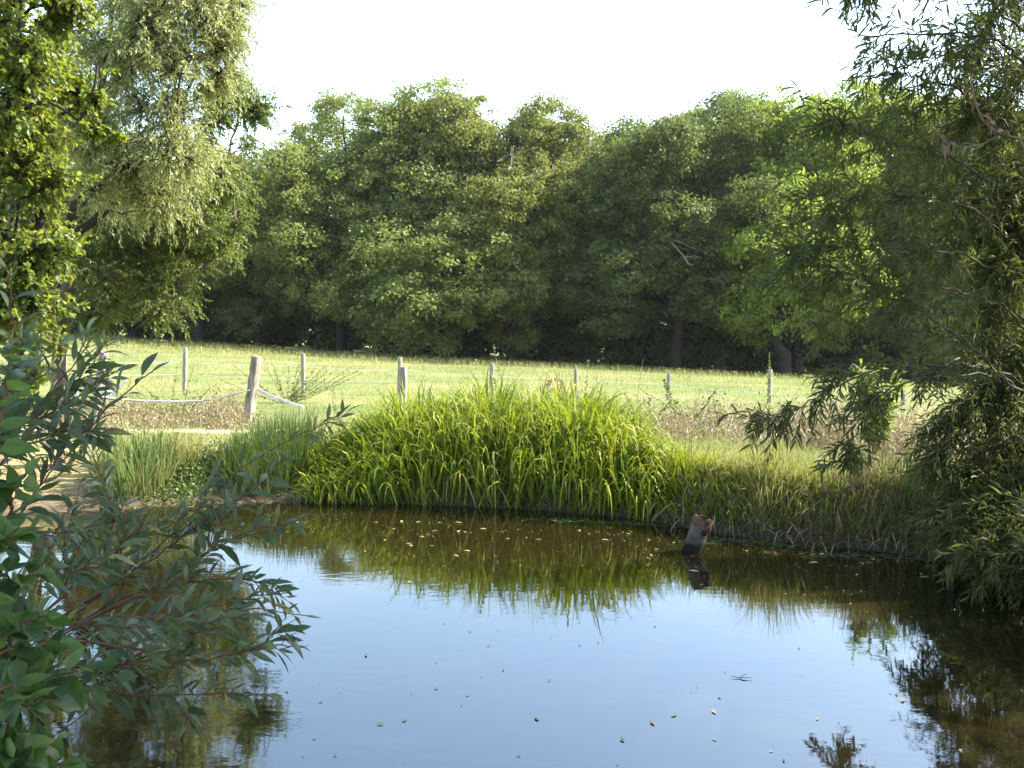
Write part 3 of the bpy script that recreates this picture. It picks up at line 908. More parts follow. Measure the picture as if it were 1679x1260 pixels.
post(404, 698, 421, 585, 16.6, .072, 'thick square post leaning right at the end of the sagging tape', square=True, seed=1, rot=.45)
post(152, 672, 171, 578, 16.0, .06, 'leaning post behind the foreground leaves at the left end of the sagging tape', square=True, seed=2, rot=.5)
post(661, 676, 661, 602, 17.0, .058, 'short thick grey post just behind the huge sedge clump', square=True, seed=3, rot=.2)
post(105, 640, 105, 568, 25.0, .055, 'far round post at the left end of the wire fence', 'post_grey', seed=4)
post(302, 630, 304, 570, 27.0, .06, 'far pale post standing behind the sagging tape', 'post_grey', seed=5)
post(497, 640, 497, 580, 26.5, .06, 'far pale post beside the clump of dock stems', 'post_grey', seed=6)
post(655, 650, 656, 586, 26.0, .06, 'far pale post right behind the short thick grey post', 'post_grey', seed=7)
post(806, 660, 807, 596, 25.5, .06, 'far pale post standing above the middle of the sedge clump', 'post_grey', seed=8)
post(945, 668, 944, 604, 25.0, .055, 'far pale post above the right half of the sedge clump', 'post_grey', seed=9)
post(1094, 680, 1097, 612, 24.0, .05, 'far thin post between the sedge clump and the brown weeds', 'post_grey', seed=10)
post(1261, 690, 1263, 606, 23.0, .05, 'far post wrapped in weeds left of the willow spray', 'post_grey', seed=11)
post(1480, 710, 1482, 640, 22.0, .055, 'far post mostly hidden behind the hanging willow boughs', 'post_grey', seed=12)

FAR = [(60, 590, 25.4), (105, 594, 25), (303, 594, 27), (497, 602, 26.5), (656, 607, 26), (806, 616, 25.5), (944, 622, 25), (1096, 631, 24), (1262, 646, 23), (1481, 664, 22), (1750, 690, 21)]
def wire(dy, label):
    e = MB()
    for (a, b_) in zip(FAR[:-1], FAR[1:]):
        p, q = P(a[0], a[1] + dy, a[2]), P(b_[0], b_[1] + dy, b_[2])
        mid = (p + q) / 2 - A(0, 0, .03)
        tube(e, [p, mid, q], .005, .005, 6, 4)
    o = e.obj('fence_wire', M['wire'])
    tag(o, label, 'fence wire', 'wires of the field fence')
wire(0, 'upper pale wire strung along the row of far posts')
wire(20, 'lower pale wire strung along the row of far posts')

def ribbon(mb, pts, wdt, K=24, twist=.5, rng=R0, th=.006):
    p = smooth_path(pts, K)
    tan = norm(np.gradient(p, axis=0))
    s = norm(np.cross(tan, A(0, -1, 0.0)))
    nn = np.cross(s, tan)
    a = np.cumsum(rng.normal(size=K)) * twist * .25
    u = s * np.cos(a)[:, None] + nn * np.sin(a)[:, None]; v = np.cross(u, tan)
    V = np.stack([p + u * wdt / 2 + v * th, p - u * wdt / 2 + v * th, p - u * wdt / 2 - v * th, p + u * wdt / 2 - v * th], 1).reshape(-1, 3)
    F4 = [(k * 4 + j, k * 4 + (j + 1) % 4, k * 4 + 4 + (j + 1) % 4, k * 4 + 4 + j) for k in range(K - 1) for j in range(4)]
    F4 += [(0, 3, 2, 1), ((K - 1) * 4, (K - 1) * 4 + 1, (K - 1) * 4 + 2, (K - 1) * 4 + 3)]
    mb.add(V, F4)

rng = np.random.default_rng(8)
mb = MB(); ribbon(mb, [P(160, 650, 15.9), P(185, 653, 15.95), P(230, 658, 16.1), P(300, 659, 16.3), P(350, 655, 16.4), P(410, 640, 16.5)],    .042, 40, 1.1, rng)
tag(mb.obj('fence_tape', M['white_tape']), 'white tape sagging between the two leaning posts', 'fence tape', 'loose white fence tapes')
mb = MB(); ribbon(mb, [P(422, 639, 16.5), P(445, 650, 16.4), P(470, 659, 16.2), P(498, 669, 16.0)], .045, 16, .2, rng)
tag(mb.obj('fence_tape', M['white_tape']), 'taut white tape running down from the thick leaning post into the grass', 'fence tape', 'loose white fence tapes')
mb = MB(); ribbon(mb, [P(160, 648, 15.85), P(172, 640, 15.8), P(186, 646, 15.75), P(196, 635, 15.7), P(208, 624, 15.7)], .055, 18, .6, rng)
tag(mb.obj('fence_tape', M['white_tape']), 'crumpled loose end of white tape sticking up right of its post', 'fence tape', 'loose white fence tapes')
mb = MB(); ribbon(mb, [P(155, 646, 15.9), P(138, 636, 15.8), P(128, 630, 15.8), P(116, 634, 15.9), P(95, 640, 16.2)], .05, 18, .4, rng); ribbon(mb, [P(128, 630, 15.8), P(126, 642, 15.8), P(124, 655, 15.8)], .05, 8, .3, rng)
tag(mb.obj('fence_tape', M['white_tape']), 'loose white tape dropping away left of the leaning post', 'fence tape', 'loose white fence tapes')

# ------------------------------------------------------------------ rusty pipe in the pond
m, nt_, b, out = new_mat('rusty_pipe')
tcn = nt_.nodes.new('ShaderNodeTexCoord')
no = nt_.nodes.new('ShaderNodeTexNoise'); no.inputs['Scale'].default_value = 9; no.inputs['Detail'].default_value = 8
nt_.links.new(tcn.outputs['Object'], no.inputs['Vector'])
r_ = ramp(nt_, [(.3, (.035, .030, .024)), (.5, (.08, .070, .056)), (.7, (.15, .13, .105))], no.outputs[0])
nt_.links.new(r_.outputs[0], b.inputs['Base Color']); b.inputs['Roughness'].default_value = .95; b.inputs['Specular IOR Level'].default_value = .08
bp = nt_.nodes.new('ShaderNodeBump'); bp.inputs['Strength'].default_value = .5; bp.inputs['Distance'].default_value = .01
nt_.links.new(no.outputs[0], bp.inputs['Height']); nt_.links.new(bp.outputs[0], b.inputs['Normal'])
gm = nt_.nodes.new('ShaderNodeSeparateXYZ'); nt_.links.new(tcn.outputs['Object'], gm.inputs[0])
ad = nt_.nodes.new('ShaderNodeMath'); ad.operation = 'MULTIPLY_ADD'; ad.inputs[1].default_value = .10
nt_.links.new(no.outputs[0], ad.inputs[0]); nt_.links.new(gm.outputs[2], ad.inputs[2])
rw = ramp(nt_, [(.085, (.012, .013, .006)), (.12, (.055, .06, .022)), (.17, (1, 1, 1))], ad.outputs[0])
mw = nt_.nodes.new('ShaderNodeMixRGB'); mw.blend_type = 'MULTIPLY'; mw.inputs[0].default_value = .85
nt_.links.new(r_.outputs[0], mw.inputs[1]); nt_.links.new(rw.outputs[0], mw.inputs[2]); nt_.links.new(mw.outputs[0], b.inputs['Base Color'])
M['pipe'] = m
M['rust'] = wood_mat('rust', (.035, .022, .016), (.12, .068, .048), 14, stretch=(1, 1, 1))

def pipe():
    rng = np.random.default_rng(4)
    q = on_water(1136, 906)
    top = P(1154, 849, q[1] + .02)
    base = A(q[0] - .12, q[1], -.32)
    ax = norm(top - base); Ln = np.linalg.norm(top - base)
    e = empty('broken_pipe', (q[0], q[1], 0), 'rusty broken pipe leaning out of the brown water', 'pipe')
    s = norm(np.cross(ax, A(0, 1, 0))); t = np.cross(ax, s)
    nA, nZ, Rr = 36, 30, .092
    def wall(z0, z1, R, holes, mat, name, thick=.012, jag=0.0):
        mb = MB(); Vo = []; Vi = []
        zs = np.linspace(z0, z1, nZ)
        for k, zz in enumerate(zs):
            for j in range(nA):
                a = 2 * pi * j / nA
                z_ = zz + (jag * (sin(3 * a + 1) + .6 * sin(7 * a)) if k == nZ - 1 else 0)
                rr = R * (1 + .012 * sin(5 * a + zz * 9) + rng.normal() * .004)
                Vo.append(base + ax * z_ + (s * cos(a) + t * sin(a)) * rr)
                Vi.append(base + ax * z_ + (s * cos(a) + t * sin(a)) * (rr - thick))
        n = nA * nZ
        Fo = []
        gone = lambda k, j: any((((2 * pi * (j + .5) / nA - ha + pi) % (2 * pi) - pi) / hw) ** 2 + ((zs[k] - hz) / hh) ** 2 < 1 + .35 * sin(j * 2.1 + k) for (ha, hz, hw, hh) in holes)
        G = np.array([[gone(k, j) for j in range(nA)] for k in range(nZ - 1)])
        for k in range(nZ - 1):
            for j in range(nA):
                if G[k, j]: continue
                j2 = (j + 1) % nA
                a0, a1, a2, a3 = k * nA + j, k * nA + j2, (k + 1) * nA + j2, (k + 1) * nA + j
                Fo.append((a0, a1, a2, a3)); Fo.append((n + a0, n + a3, n + a2, n + a1))
                if k == nZ - 2 or G[k + 1, j]: Fo.append((a3, a2, n + a2, n + a3))
                if k == 0 or G[k - 1, j]: Fo.append((a1, a0, n + a0, n + a1))
                if G[k, j2]: Fo.append((a2, a1, n + a1, n + a2))
                if G[k, (j - 1) % nA]: Fo.append((a0, a3, n + a3, n + a0))
        mb.add(np.array(Vo + Vi), Fo)
        o = mb.obj(name, mat, e, smooth=False, loc=A(q[0], q[1], 0)); o.location = (0, 0, 0)
    # which angle faces the viewer and the right
    fr = math.atan2(float(np.dot(t, A(.55, -1, 0))), float(np.dot(s, A(.55, -1, 0))))
    wall(0, Ln - .10, Rr, [(fr, Ln - .135, .55, .045)], M['pipe'], 'tube')
    wall(Ln - .105, Ln, Rr + .008, [(fr + .25, Ln - .10, .35, .03)], M['rust'], 'rusty_collar', jag=.006)
pipe()

# ------------------------------------------------------------------ near trees: limbs, twigs and single leaves
def grow_twigs(wood, leaves, start, d0, Lt, rng, droop=.5, K=5, r=.004, nl=14, leafL=.08, leafW=.016, leafdroop=.5, segs=0, fold=0, m=0, spread=1.0, curl=.12, prof=None, wm=0, lm=None, updown=0.0):
    """many twigs at once, each with alternate leaves"""
    n = len(start)
    d = norm(d0); pos = np.array(start, float); step = (np.broadcast_to(Lt, (n,)) / (K - 1))[:, None]
    path = [pos.copy()]; dirs = [d.copy()]
    for k in range(K - 1):
        pos = pos + d * step
        d = norm(d + A(0, 0, -1) * (np.broadcast_to(droop, (n,)) / (K - 1))[:, None] + rng.normal(size=(n, 3)) * curl)
        path.append(pos.copy()); dirs.append(d.copy())
    path = np.stack(path, 1); dirs = np.stack(dirs, 1)
    rad = r * np.linspace(1, .35, K)[None] * np.ones((n, 1))
    vtubes(wood, path, rad, 3, wm)
    t = (np.arange(nl)[None] + rng.uniform(-.3, .3, (n, nl))) / nl * .92 + .08
    t = np.clip(t, 0, .999) * (K - 1)
    i = t.astype(int); f = (t - i)[..., None]
    idx = np.arange(n)[:, None]
    lp = path[idx, i] * (1 - f) + path[idx, i + 1] * f
    ld = dirs[idx, i]
    sd = np.cross(ld, rand_dirs(n * nl, rng).reshape(n, nl, 3)); sd = norm(sd)
    dd = norm(ld * .75 + sd * spread + A(0, 0, updown))
    lp = lp.reshape(-1, 3); dd = dd.reshape(-1, 3); N = len(lp)
    LL = leafL * rng.uniform(.55, 1.2, N); WW = leafW * rng.uniform(.7, 1.2, N)
    nrm = norm(rng.normal(size=(N, 3)) * .7 + A(0, 0, .9))
    ms = np.full(N, m) if lm is None else lm(lp)
    for mm in np.unique(ms):
        s_ = ms == mm
        if segs == 0:
            diamonds(leaves, lp[s_], dd[s_] + A(0, 0, -leafdroop * .5), nrm[s_], LL[s_], WW[s_], m=int(mm))
        else:
            strip(leaves, lp[s_], dd[s_], LL[s_], WW[s_], leafdroop * rng.uniform(.3, 1.4, s_.sum()), segs, prof, rng, m=int(mm), twist=.9, fold=fold)
    return path

def billow_tree(name, label, base, trunks, blobs, n_tw, tw_len, rng, leaf_mat_, bark, group=None, **kw):
    """trunks: list of (points, r0, r1); blobs (x,y,z,r) relative to base; each blob is filled with leafy twigs"""
    e = empty(name, base, label, 'tree', group)
    tm, cm, wm = MB(), MB(), MB()
    tips = []
    for (pts, r0, r1) in trunks:
        tips.append(tube(tm, pts, r0, r1, 16, 9, rough=.02, rng=rng))
    allp = np.concatenate(tips)
    for (x, y, z, r) in blobs:
        c = A(x, y, z)
        low = allp[allp[:, 2] < z + .2]
        if len(low) == 0: low = allp
        dist = np.linalg.norm((low - c) * A(1, 1, .7), axis=1) + rng.random(len(low)) * .6
        p0 = low[np.argmin(dist)]
        mid = (p0 + c) / 2 + A(0, 0, .25) + rng.normal(size=3) * .15
        pp = tube(wm, [p0, mid, c], .010 + .012 * np.linalg.norm(c - p0), .009, 8, 5, rough=.03, rng=rng)
        allp = np.concatenate([allp, pp[4:]])
        n = max(16, int(n_tw * (r / .8) ** 2))
        d = rand_dirs(n, rng) * A(1, 1, .8) + A(0, 0, .15)
        st = c + rand_dirs(n, rng) * r * rng.uniform(0, .55, n)[:, None]
        vt = np.stack([np.repeat(c[None], n, 0), (st + c) / 2 + rng.normal(size=(n, 3)) * .03, st], 1)
        vtubes(wm, vt, A(.010, .008, .005)[None], 3)
        grow_twigs(wm, cm, st, d, tw_len * r / .8 * rng.uniform(.6, 1.25, n), rng, **kw)
    tm.obj('trunk', bark, e, smooth=True)
    wm.obj('branches', bark, e, smooth=True)
    cm.obj('crown', leaf_mat_, e)
    return e

def blobs_px(rows, base):
    """rows: (photo px, photo py, distance, radius)"""
    return [tuple(P(a, b_, d) - base) + (r,) for (a, b_, d, r) in rows]

def scatter_rows(poly, n, d0, d1, r0, r1, rng):
    """blobs spread over a patch of the view, between two distances"""
    poly = np.array(poly, float)
    lo, hi = poly.min(0), poly.max(0)
    out = []
    while len(out) < n:
        p = rng.uniform(lo, hi)
        c = False; j = len(poly) - 1
        for i in range(len(poly)):
            if (poly[i, 1] > p[1]) != (poly[j, 1] > p[1]) and p[0] < (poly[j, 0] - poly[i, 0]) * (p[1] - poly[i, 1]) / (poly[j, 1] - poly[i, 1]) + poly[i, 0]:
                c = not c
            j = i
        if c: out.append((p[0], p[1], rng.uniform(d0, d1), rng.uniform(r0, r1)))
    return out

# silvery willow on the left, 17 m away; its crown goes on above the picture
rng = np.random.default_rng(101)
bx = A(-8.9, 17.5, gz(-8.9, 17.5) - .1)
rows = scatter_rows([(150, -60), (300, -80), (372, 20), (372, 110), (345, 200), (330, 290), (250, 345), (150, 330), (110, 200)], 54, 15.8, 18.5, .55, .85, rng)
rows += scatter_rows([(120, -420), (260, -430), (350, -300), (390, -100), (330, -60), (140, -60)], 30, 15.8, 18.8, .65, .95, rng)
rows += [(392, 5, 17, .42), (372, 60, 17, .4), (385, -60, 17, .5)]
billow_tree('willow_tree', 'tall silvery willow with pale drooping leaves behind the left bank', bx,
            [([(0, 0, 0), (.3, .1, 1.6), (.9, .0, 3.2), (1.6, -.2, 5.2), (2.2, -.3, 8)], .14, .03),
             ([(.3, .1, 1.4), (.1, .2, 3.2), (.6, .2, 6), (1.2, 0, 9.5)], .14, .04),
             ([(.9, 0, 3.1), (2.2, -.1, 4.4), (3.2, -.3, 5.6)], .09, .03)],
            blobs_px(rows, bx), 85, .75, rng, M['silver'], M['bark_wood'], nl=22, leafL=.095, leafW=.026, droop=1.3, leafdroop=.7, spread=.7)

# birch whose fine crown hangs low over the field
rng = np.random.default_rng(102)
bx = A(-9.6, 20.5, gz(-9.6, 20.5) - .1)
rows = scatter_rows([(110, 300), (260, 320), (330, 300), (345, 400), (318, 450), (262, 520), (215, 545), (150, 520), (105, 430)], 52, 18.6, 21.5, .5, .85, rng)
rows += scatter_rows([(330, 110), (395, 110), (432, 180), (438, 250), (395, 250), (400, 330), (385, 410), (300, 420), (320, 250)], 46, 19.5, 21.5, .4, .62, rng)
rows += scatter_rows([(140, -330), (330, -360), (400, -200), (390, 60), (200, 40)], 22, 19.5, 22, .7, 1.0, rng)
rows += [(385, 435, 19.5, .35)]
billow_tree('birch_tree', 'fine leaved birch with low hanging boughs at the left of the field', bx,
            [([(0, 0, 0), (.2, 0, 2), (.7, 0, 4.5), (1.5, 0, 7), (2.0, 0, 10)], .16, .04),
             ([(.2, 0, 2.0), (1.4, -.2, 3.2), (2.6, -.4, 3.6), (3.4, -.5, 3.1)], .08, .025)],
            blobs_px(rows, bx), 85, .62, rng, M['birch'], M['bark'], nl=16, leafL=.065, leafW=.045, droop=1.2, leafdroop=.8, spread=.9)

# hazel at the left edge, nearer
rng = np.random.default_rng(103)
bx = A(-6.0, 10.4, gz(-6.0, 10.4) - .1)
rows = scatter_rows([(-160, -40), (120, -60), (150, 60), (165, 150), (120, 240), (105, 330), (75, 440), (70, 545), (-160, 560)], 84, 8.8, 11.2, .34, .55, rng)
rows += scatter_rows([(-200, -380), (60, -380), (130, -60), (-160, -40)], 24, 8.8, 11, .45, .65, rng)
rows += [(150, 215, 9.2, .16), (160, 160, 9.2, .12), (185, 225, 9.2, .14)]
billow_tree('hazel_tree', 'leafy yellow green hazel with dark leaning trunks at the left edge', bx,
            [([(0, 0, 0), (.35, 0, 1.0), (.75, .1, 2.2), (1.0, .1, 3.6), (.9, 0, 5.2)], .10, .03),
             ([(.1, 0, .1), (.2, .1, 1.6), (.55, .2, 3.0), (.5, .1, 5)], .09, .03),
             ([(-.1, 0, .1), (-.3, .1, 1.6), (-.2, .0, 3.2), (.1, -.1, 4.8)], .08, .03)],
            blobs_px(rows, bx), 130, .5, rng, M['hazel'], M['bark_wood'], nl=15, leafL=.070, leafW=.050, droop=.6, leafdroop=.7, spread=1.0)

# low bush under it
rng = np.random.default_rng(104)
bx = A(-5.6, 11.9, gz(-5.6, 11.9) - .05)
rows = scatter_rows([(-120, 430), (60, 430), (90, 500), (95, 560), (85, 610), (40, 680), (-120, 700)], 22, 11.2, 12.6, .28, .4, rng)
billow_tree('hazel_bush', 'low sunlit hazel bush behind the big foreground leaves', bx,
            [([(0, 0, 0), (.1, 0, .5), (.15, 0, 1.2)], .03, .012), ([(.05, 0, 0), (-.3, 0, .7), (-.5, 0, 1.5)], .03, .012), ([(.1, 0, 0), (.5, .1, .6), (.6, .1, 1.4)], .03, .012)],
            blobs_px(rows, bx), 40, .36, rng, M['hazel'], M['bark'], nl=12, leafL=.07, leafW=.05, droop=.5, leafdroop=.6, spread=1.0)['category'] = 'bush'

# ------------------------------------------------------------------ crack willow on the right bank, its boughs reaching over the water
LANCE = [.25, .95, .85, .06]
def limb_tree(name, label, cat, base, trunks, limbs, leaf_mats, bark, twigmat, rng, seg=.14, **kw):
    """limbs: (points in world, r0, twigs per node, twig length, droop)"""
    e = empty(name, base, label, cat)
    tm, wm, cm = MB(), MB(), MB()
    for (pts, r0, r1) in trunks: tube(tm, pts, r0, r1, 18, 10, rough=.015, rng=rng)
    for (pts, r0, ntw, tl, dr, extra) in limbs:
        pts = np.array(pts)
        Ln = np.linalg.norm(np.diff(pts, axis=0), axis=1).sum()
        K = max(8, int(Ln / .12))
        pp = tube(wm, pts, r0, .004, K, 6, rough=.012, rng=rng, power=.8)
        f0 = extra.get('from', .15)
        n = int(Ln / seg * ntw * extra.get('thin', 1))
        t = f0 + (1 - f0) * rng.random(n) ** .85
        i = np.minimum((t * (K - 1)).astype(int), K - 2); f = (t * (K - 1) - i)[:, None]
        st = pp[i] * (1 - f) + pp[i + 1] * f
        tan = norm(pp[i + 1] - pp[i])
        side = norm(np.cross(tan, rand_dirs(n, rng)))
        d = tan * .75 + side * extra.get('side', .8) + A(0, 0, extra.get('up', 0))
        kk = dict(kw)
        kk.update({a: b_ for a, b_ in extra.items() if a in ('lm', 'nl', 'leafL', 'leafW', 'leafdroop')})
        grow_twigs(wm, cm, st, d, 1.35 * tl * rng.uniform(.45, 1.2, n) * (1.15 - .45 * t), rng, droop=dr, wm=1, **kk)
        # second order shoots
    tm_o = tm.obj('trunk', bark, e, smooth=True, loc=base); tm_o.location = (0, 0, 0)
    o = wm.obj('branches', [bark, twigmat], e, smooth=True, loc=base); o.location = (0, 0, 0)
    o = cm.obj('crown', leaf_mats, e, loc=base); o.location = (0, 0, 0)
    return e

rng = np.random.default_rng(201)
wb = A(6.9, 9.1, gz(6.9, 9.1) - .1)
T1 = wb + A(-.1, -.3, 2.0); T2 = wb + A(-.2, -.5, 4.2); T3 = wb + A(.1, -.6, 6.6)
def LN(start, *pts): return [start] + [P(*q) for q in pts]
def LP(start, *pts): return [start] + [P(a, b_, d * 1.42) for (a, b_, d) in pts]
X = {}
limbs = [
    # upper boughs against the sky
    (LP(T2, (1760, 150, 6.2), (1640, 70, 5.6), (1500, 55, 5.2), (1395, 62, 5.0)), 0.019, 1.0, .40, .7, X),
    (LP(T2, (1720, 60, 6.0), (1600, -20, 5.6), (1470, -50, 5.4), (1400, -20, 5.3)), 0.017, 1.1, .42, .9, X),
    (LP(T2, (1700, 190, 6.2), (1580, 150, 5.7), (1480, 120, 5.4), (1425, 130, 5.2)), 0.017, 1.1, .40, .8, X),
    (LP(T2, (1720, 250, 6.4), (1640, 200, 6.0), (1560, 200, 5.8)), 0.017, 1.6, .42, .8, X),
    # long middle boughs veiling the ash trees
    (LP(T1 + A(0, 0, .8), (1700, 330, 6.2), (1560, 260, 5.6), (1430, 225, 5.2), (1350, 190, 5.0)), 0.017, 1.5, .40, 0.62, X),
    (LP(T1 + A(0, 0, .6), (1700, 380, 6.2), (1560, 330, 5.6), (1450, 320, 5.3), (1330, 330, 5.0)), 0.017, 1.5, .42, .9, X),
    (LP(T1 + A(0, 0, .3), (1720, 470, 6.2), (1580, 420, 5.7), (1440, 410, 5.3), (1310, 400, 5.0)), 0.017, 1.7, .42, .8, X),
    (LP(T1, (1720, 640, 6.0), (1600, 575, 5.6), (1480, 490, 5.3), (1370, 440, 5.1), (1290, 415, 5.0)), 0.015, 1.2, .40, .8, X),
    (LP(T1, (1740, 560, 6.2), (1640, 500, 5.9), (1520, 470, 5.6), (1400, 500, 5.4), (1340, 545, 5.3)), 0.015, 0.6, .40, .9, X),
    (LP(T1, (1750, 520, 6.6), (1660, 400, 6.3), (1600, 330, 6.2), (1540, 300, 6.1)), 0.017, 2.8, .46, .9, X),
    # the spray that hangs over the bank
    (LP(T1, (1760, 640, 6.2), (1620, 600, 5.8), (1500, 600, 5.4), (1390, 625, 5.2), (1300, 675, 5.1), (1232, 692, 5.0)), 0.013, .75, .28, 1.1, {'from': .5}),
    (LP(T1, (1760, 660, 6.2), (1640, 620, 5.8), (1520, 620, 5.5), (1440, 650, 5.3), (1400, 720, 5.2), (1385, 760, 5.2)), 0.013, .75, .3, 1.2, {'from': .4}),
    # dense dark curtain at the right edge
    (LP(T1, (1760, 560, 6.8), (1700, 600, 6.5), (1620, 640, 6.2), (1560, 690, 6.0), (1530, 760, 5.9)), .017, 4.6, .44, 1.0, X),
    (LP(T1, (1780, 600, 6.8), (1720, 680, 6.4), (1650, 730, 6.0), (1600, 800, 5.8)), .017, 5.0, .45, 1.1, X),
    (LP(T1, (1790, 520, 6.8), (1720, 540, 6.5), (1660, 600, 6.2), (1620, 680, 6.0)), .017, 5.2, .45, 1.0, X),
    (LP(T1, (1790, 360, 6.8), (1740, 350, 6.5), (1680, 380, 6.2), (1640, 440, 6.1)), .017, 5.0, .45, 1.0, X),
    (LP(T1, (1770, 300, 6.6), (1690, 300, 6.3), (1600, 360, 6.0), (1530, 430, 5.9)), .017, 1.8, .45, .9, X),
    (LN(T1, (1800, 700, 8.8), (1720, 760, 8.4), (1650, 810, 8.1), (1580, 870, 7.9)), .017, 5.0, .45, 1.0, X),
    (LN(T1, (1800, 740, 8.6), (1740, 820, 8.0), (1680, 870, 7.7), (1610, 920, 7.5)), .017, 5.0, .42, .8, X),
    (LN(T1, (1820, 700, 8.6), (1780, 820, 8.0), (1730, 890, 7.6), (1680, 930, 7.3)), .017, 5.0, .42, .8, X),
    (LN(T1, (1790, 690, 9.0), (1700, 730, 8.8), (1620, 780, 8.6), (1540, 850, 8.5)), .017, 4.6, .42, 1.0, X),
    (LP(T1, (1770, 420, 6.8), (1700, 440, 6.6), (1640, 480, 6.4), (1600, 560, 6.3)), .017, 5.0, .45, 1.0, X),
    (LP(T2, (1780, 250, 6.8), (1720, 260, 6.6), (1660, 300, 6.4), (1620, 380, 6.3)), .017, 5.0, .45, 1.0, X),
    (LP(T2, (1780, 90, 6.8), (1720, 100, 6.6), (1660, 140, 6.4), (1610, 230, 6.3)), .017, 4.2, .45, 1.0, X),
    (LP(T2, (1760, 130, 6.4), (1650, 110, 6.0), (1560, 90, 5.8), (1480, 100, 5.7)), .017, 1.8, .42, .8, X),
    (LP(T2, (1760, 200, 6.4), (1640, 190, 6.0), (1540, 170, 5.8), (1450, 200, 5.6)), .017, 1.1, .42, .8, X),
    (LP(T3, (1790, -60, 6.6), (1720, -40, 6.4), (1650, 0, 6.2), (1590, 80, 6.1)), .017, 3.2, .45, 1.0, X),
    # unseen crown above the picture; nearer limbs added to shade pond and near bank
    (LP(T3, (1740, -200, 6.2), (1620, -260, 5.8), (1500, -260, 5.6)), 0.022, 2.4, .5, 0.62, X),
    (LP(T3, (1720, -360, 6.2), (1600, -420, 5.8), (1480, -400, 5.6)), 0.022, 2.2, .5, 0.62, X),
    (LP(T3, (1800, -500, 6.4), (1700, -560, 6.2), (1600, -520, 6.0)), 0.022, 2.4, .5, 0.62, X),
    (LP(T3, (1760, -120, 5.6), (1640, -130, 4.8), (1560, -120, 4.4)), 0.022, 2.2, .5, 0.62, X),
    ([T2, A(5.2, 5.6, 4.6), A(4.7, 4.2, 4.6), A(4.0, 3.0, 4.4)], .05, 3.0, .55, 0.68, X),
    ([T2, A(5.6, 5.4, 5.6), A(5.2, 3.8, 5.8), A(4.6, 2.4, 5.7)], .05, 3.0, .55, 0.68, X),
    ([T3, A(5.8, 6.4, 6.8), A(5.4, 5.0, 7.4), A(4.8, 3.6, 7.2)], .05, 3.0, .55, 0.68, X),
    ([T3, A(6.6, 6.0, 7.2), A(6.6, 4.4, 7.4), A(6.2, 2.8, 7.0)], .05, 3.0, .55, 0.68, X),
    ([T1, A(5.9, 5.8, 3.6), A(5.7, 4.4, 3.8), A(5.2, 3.0, 3.6)], .05, 3.0, .55, 0.68, X),
    ([T1, A(6.6, 5.8, 3.0), A(6.6, 4.2, 3.0), A(6.3, 2.6, 2.8)], .05, 3.0, .55, 0.68, X),
    ([T2, A(7.0, 7.4, 5.2), A(8.0, 7.2, 5.6)], .05, 3.0, .55, 0.68, X),
    ([T2, A(4.9, 4.4, 4.9), A(4.3, 2.6, 5.0), A(3.6, .8, 4.7)], .05, 3.6, .6, 0.68, X),
    ([T2, A(5.6, 4.4, 5.9), A(5.0, 2.0, 6.2), A(4.4, .2, 6.0)], .05, 3.6, .6, 0.68, X),
    ([T3, A(5.8, 5.2, 7.8), A(5.6, 3.0, 8.2), A(5.0, .8, 8.0)], .05, 3.6, .6, 0.68, X),
    ([T3, A(6.6, 5.4, 8.2), A(6.6, 3.4, 8.8), A(6.2, 1.4, 8.6)], .05, 3.6, .6, 0.68, X),
    ([T2, A(6.4, 5.0, 5.2), A(6.2, 3.0, 5.4), A(5.8, .9, 5.2)], .05, 3.6, .6, 0.68, X),
    ([T3, A(5.6, 8.4, 7.4), A(5.4, 8.8, 8.2)], .05, 3.0, .55, 0.68, X),
]
limb_tree('willow_tree', 'dark narrow leaved willow leaning over the water along the right edge', 'tree', wb,
          [([wb, wb + A(-.05, -.1, 1.2), T1, T2, T3], .20, .05), ([wb + A(0, 0, .6), wb + A(.5, -.6, 2.4), A(7.4, 8.2, 5.0)], .13, .04)],
          limbs, [M['crack'], M['crack_sunlit']], M['bark'], M['twig'], rng, seg=.098, nl=17, leafL=.115, leafW=.0165, leafdroop=.8, segs=3, prof=LANCE, spread=.75, K=5, r=.0045)

# tall alder on the bank outside the picture; it shades the near half of the pond and the willow
rng = np.random.default_rng(210)
ab = A(10.2, 5.7, gz(10.2, 5.7) - .1)
bl = []
while len(bl) < 74:
    q = rng.uniform((6.9, .6, 1.2), (13.6, 10.8, 14.5))
    if ((q[0] - 10.2) / 3.5) ** 2 + ((q[1] - 5.5) / 5.0) ** 2 + ((q[2] - 7.8) / 7.2) ** 2 < 1: bl.append(tuple(q - ab) + (rng.uniform(.8, 1.15),))
billow_tree('alder_tree', 'tall dark alder outside the right edge, shading the near water', ab,
            [([(0, 0, 0), (.1, 0, 3), (-.2, 0, 7), (.1, 0, 12)], .22, .05)],
            bl, 34, .9, rng, M['oak_dark'], M['bark'], nl=14, leafL=.17, leafW=.12, droop=.6, leafdroop=.6, spread=1.0)

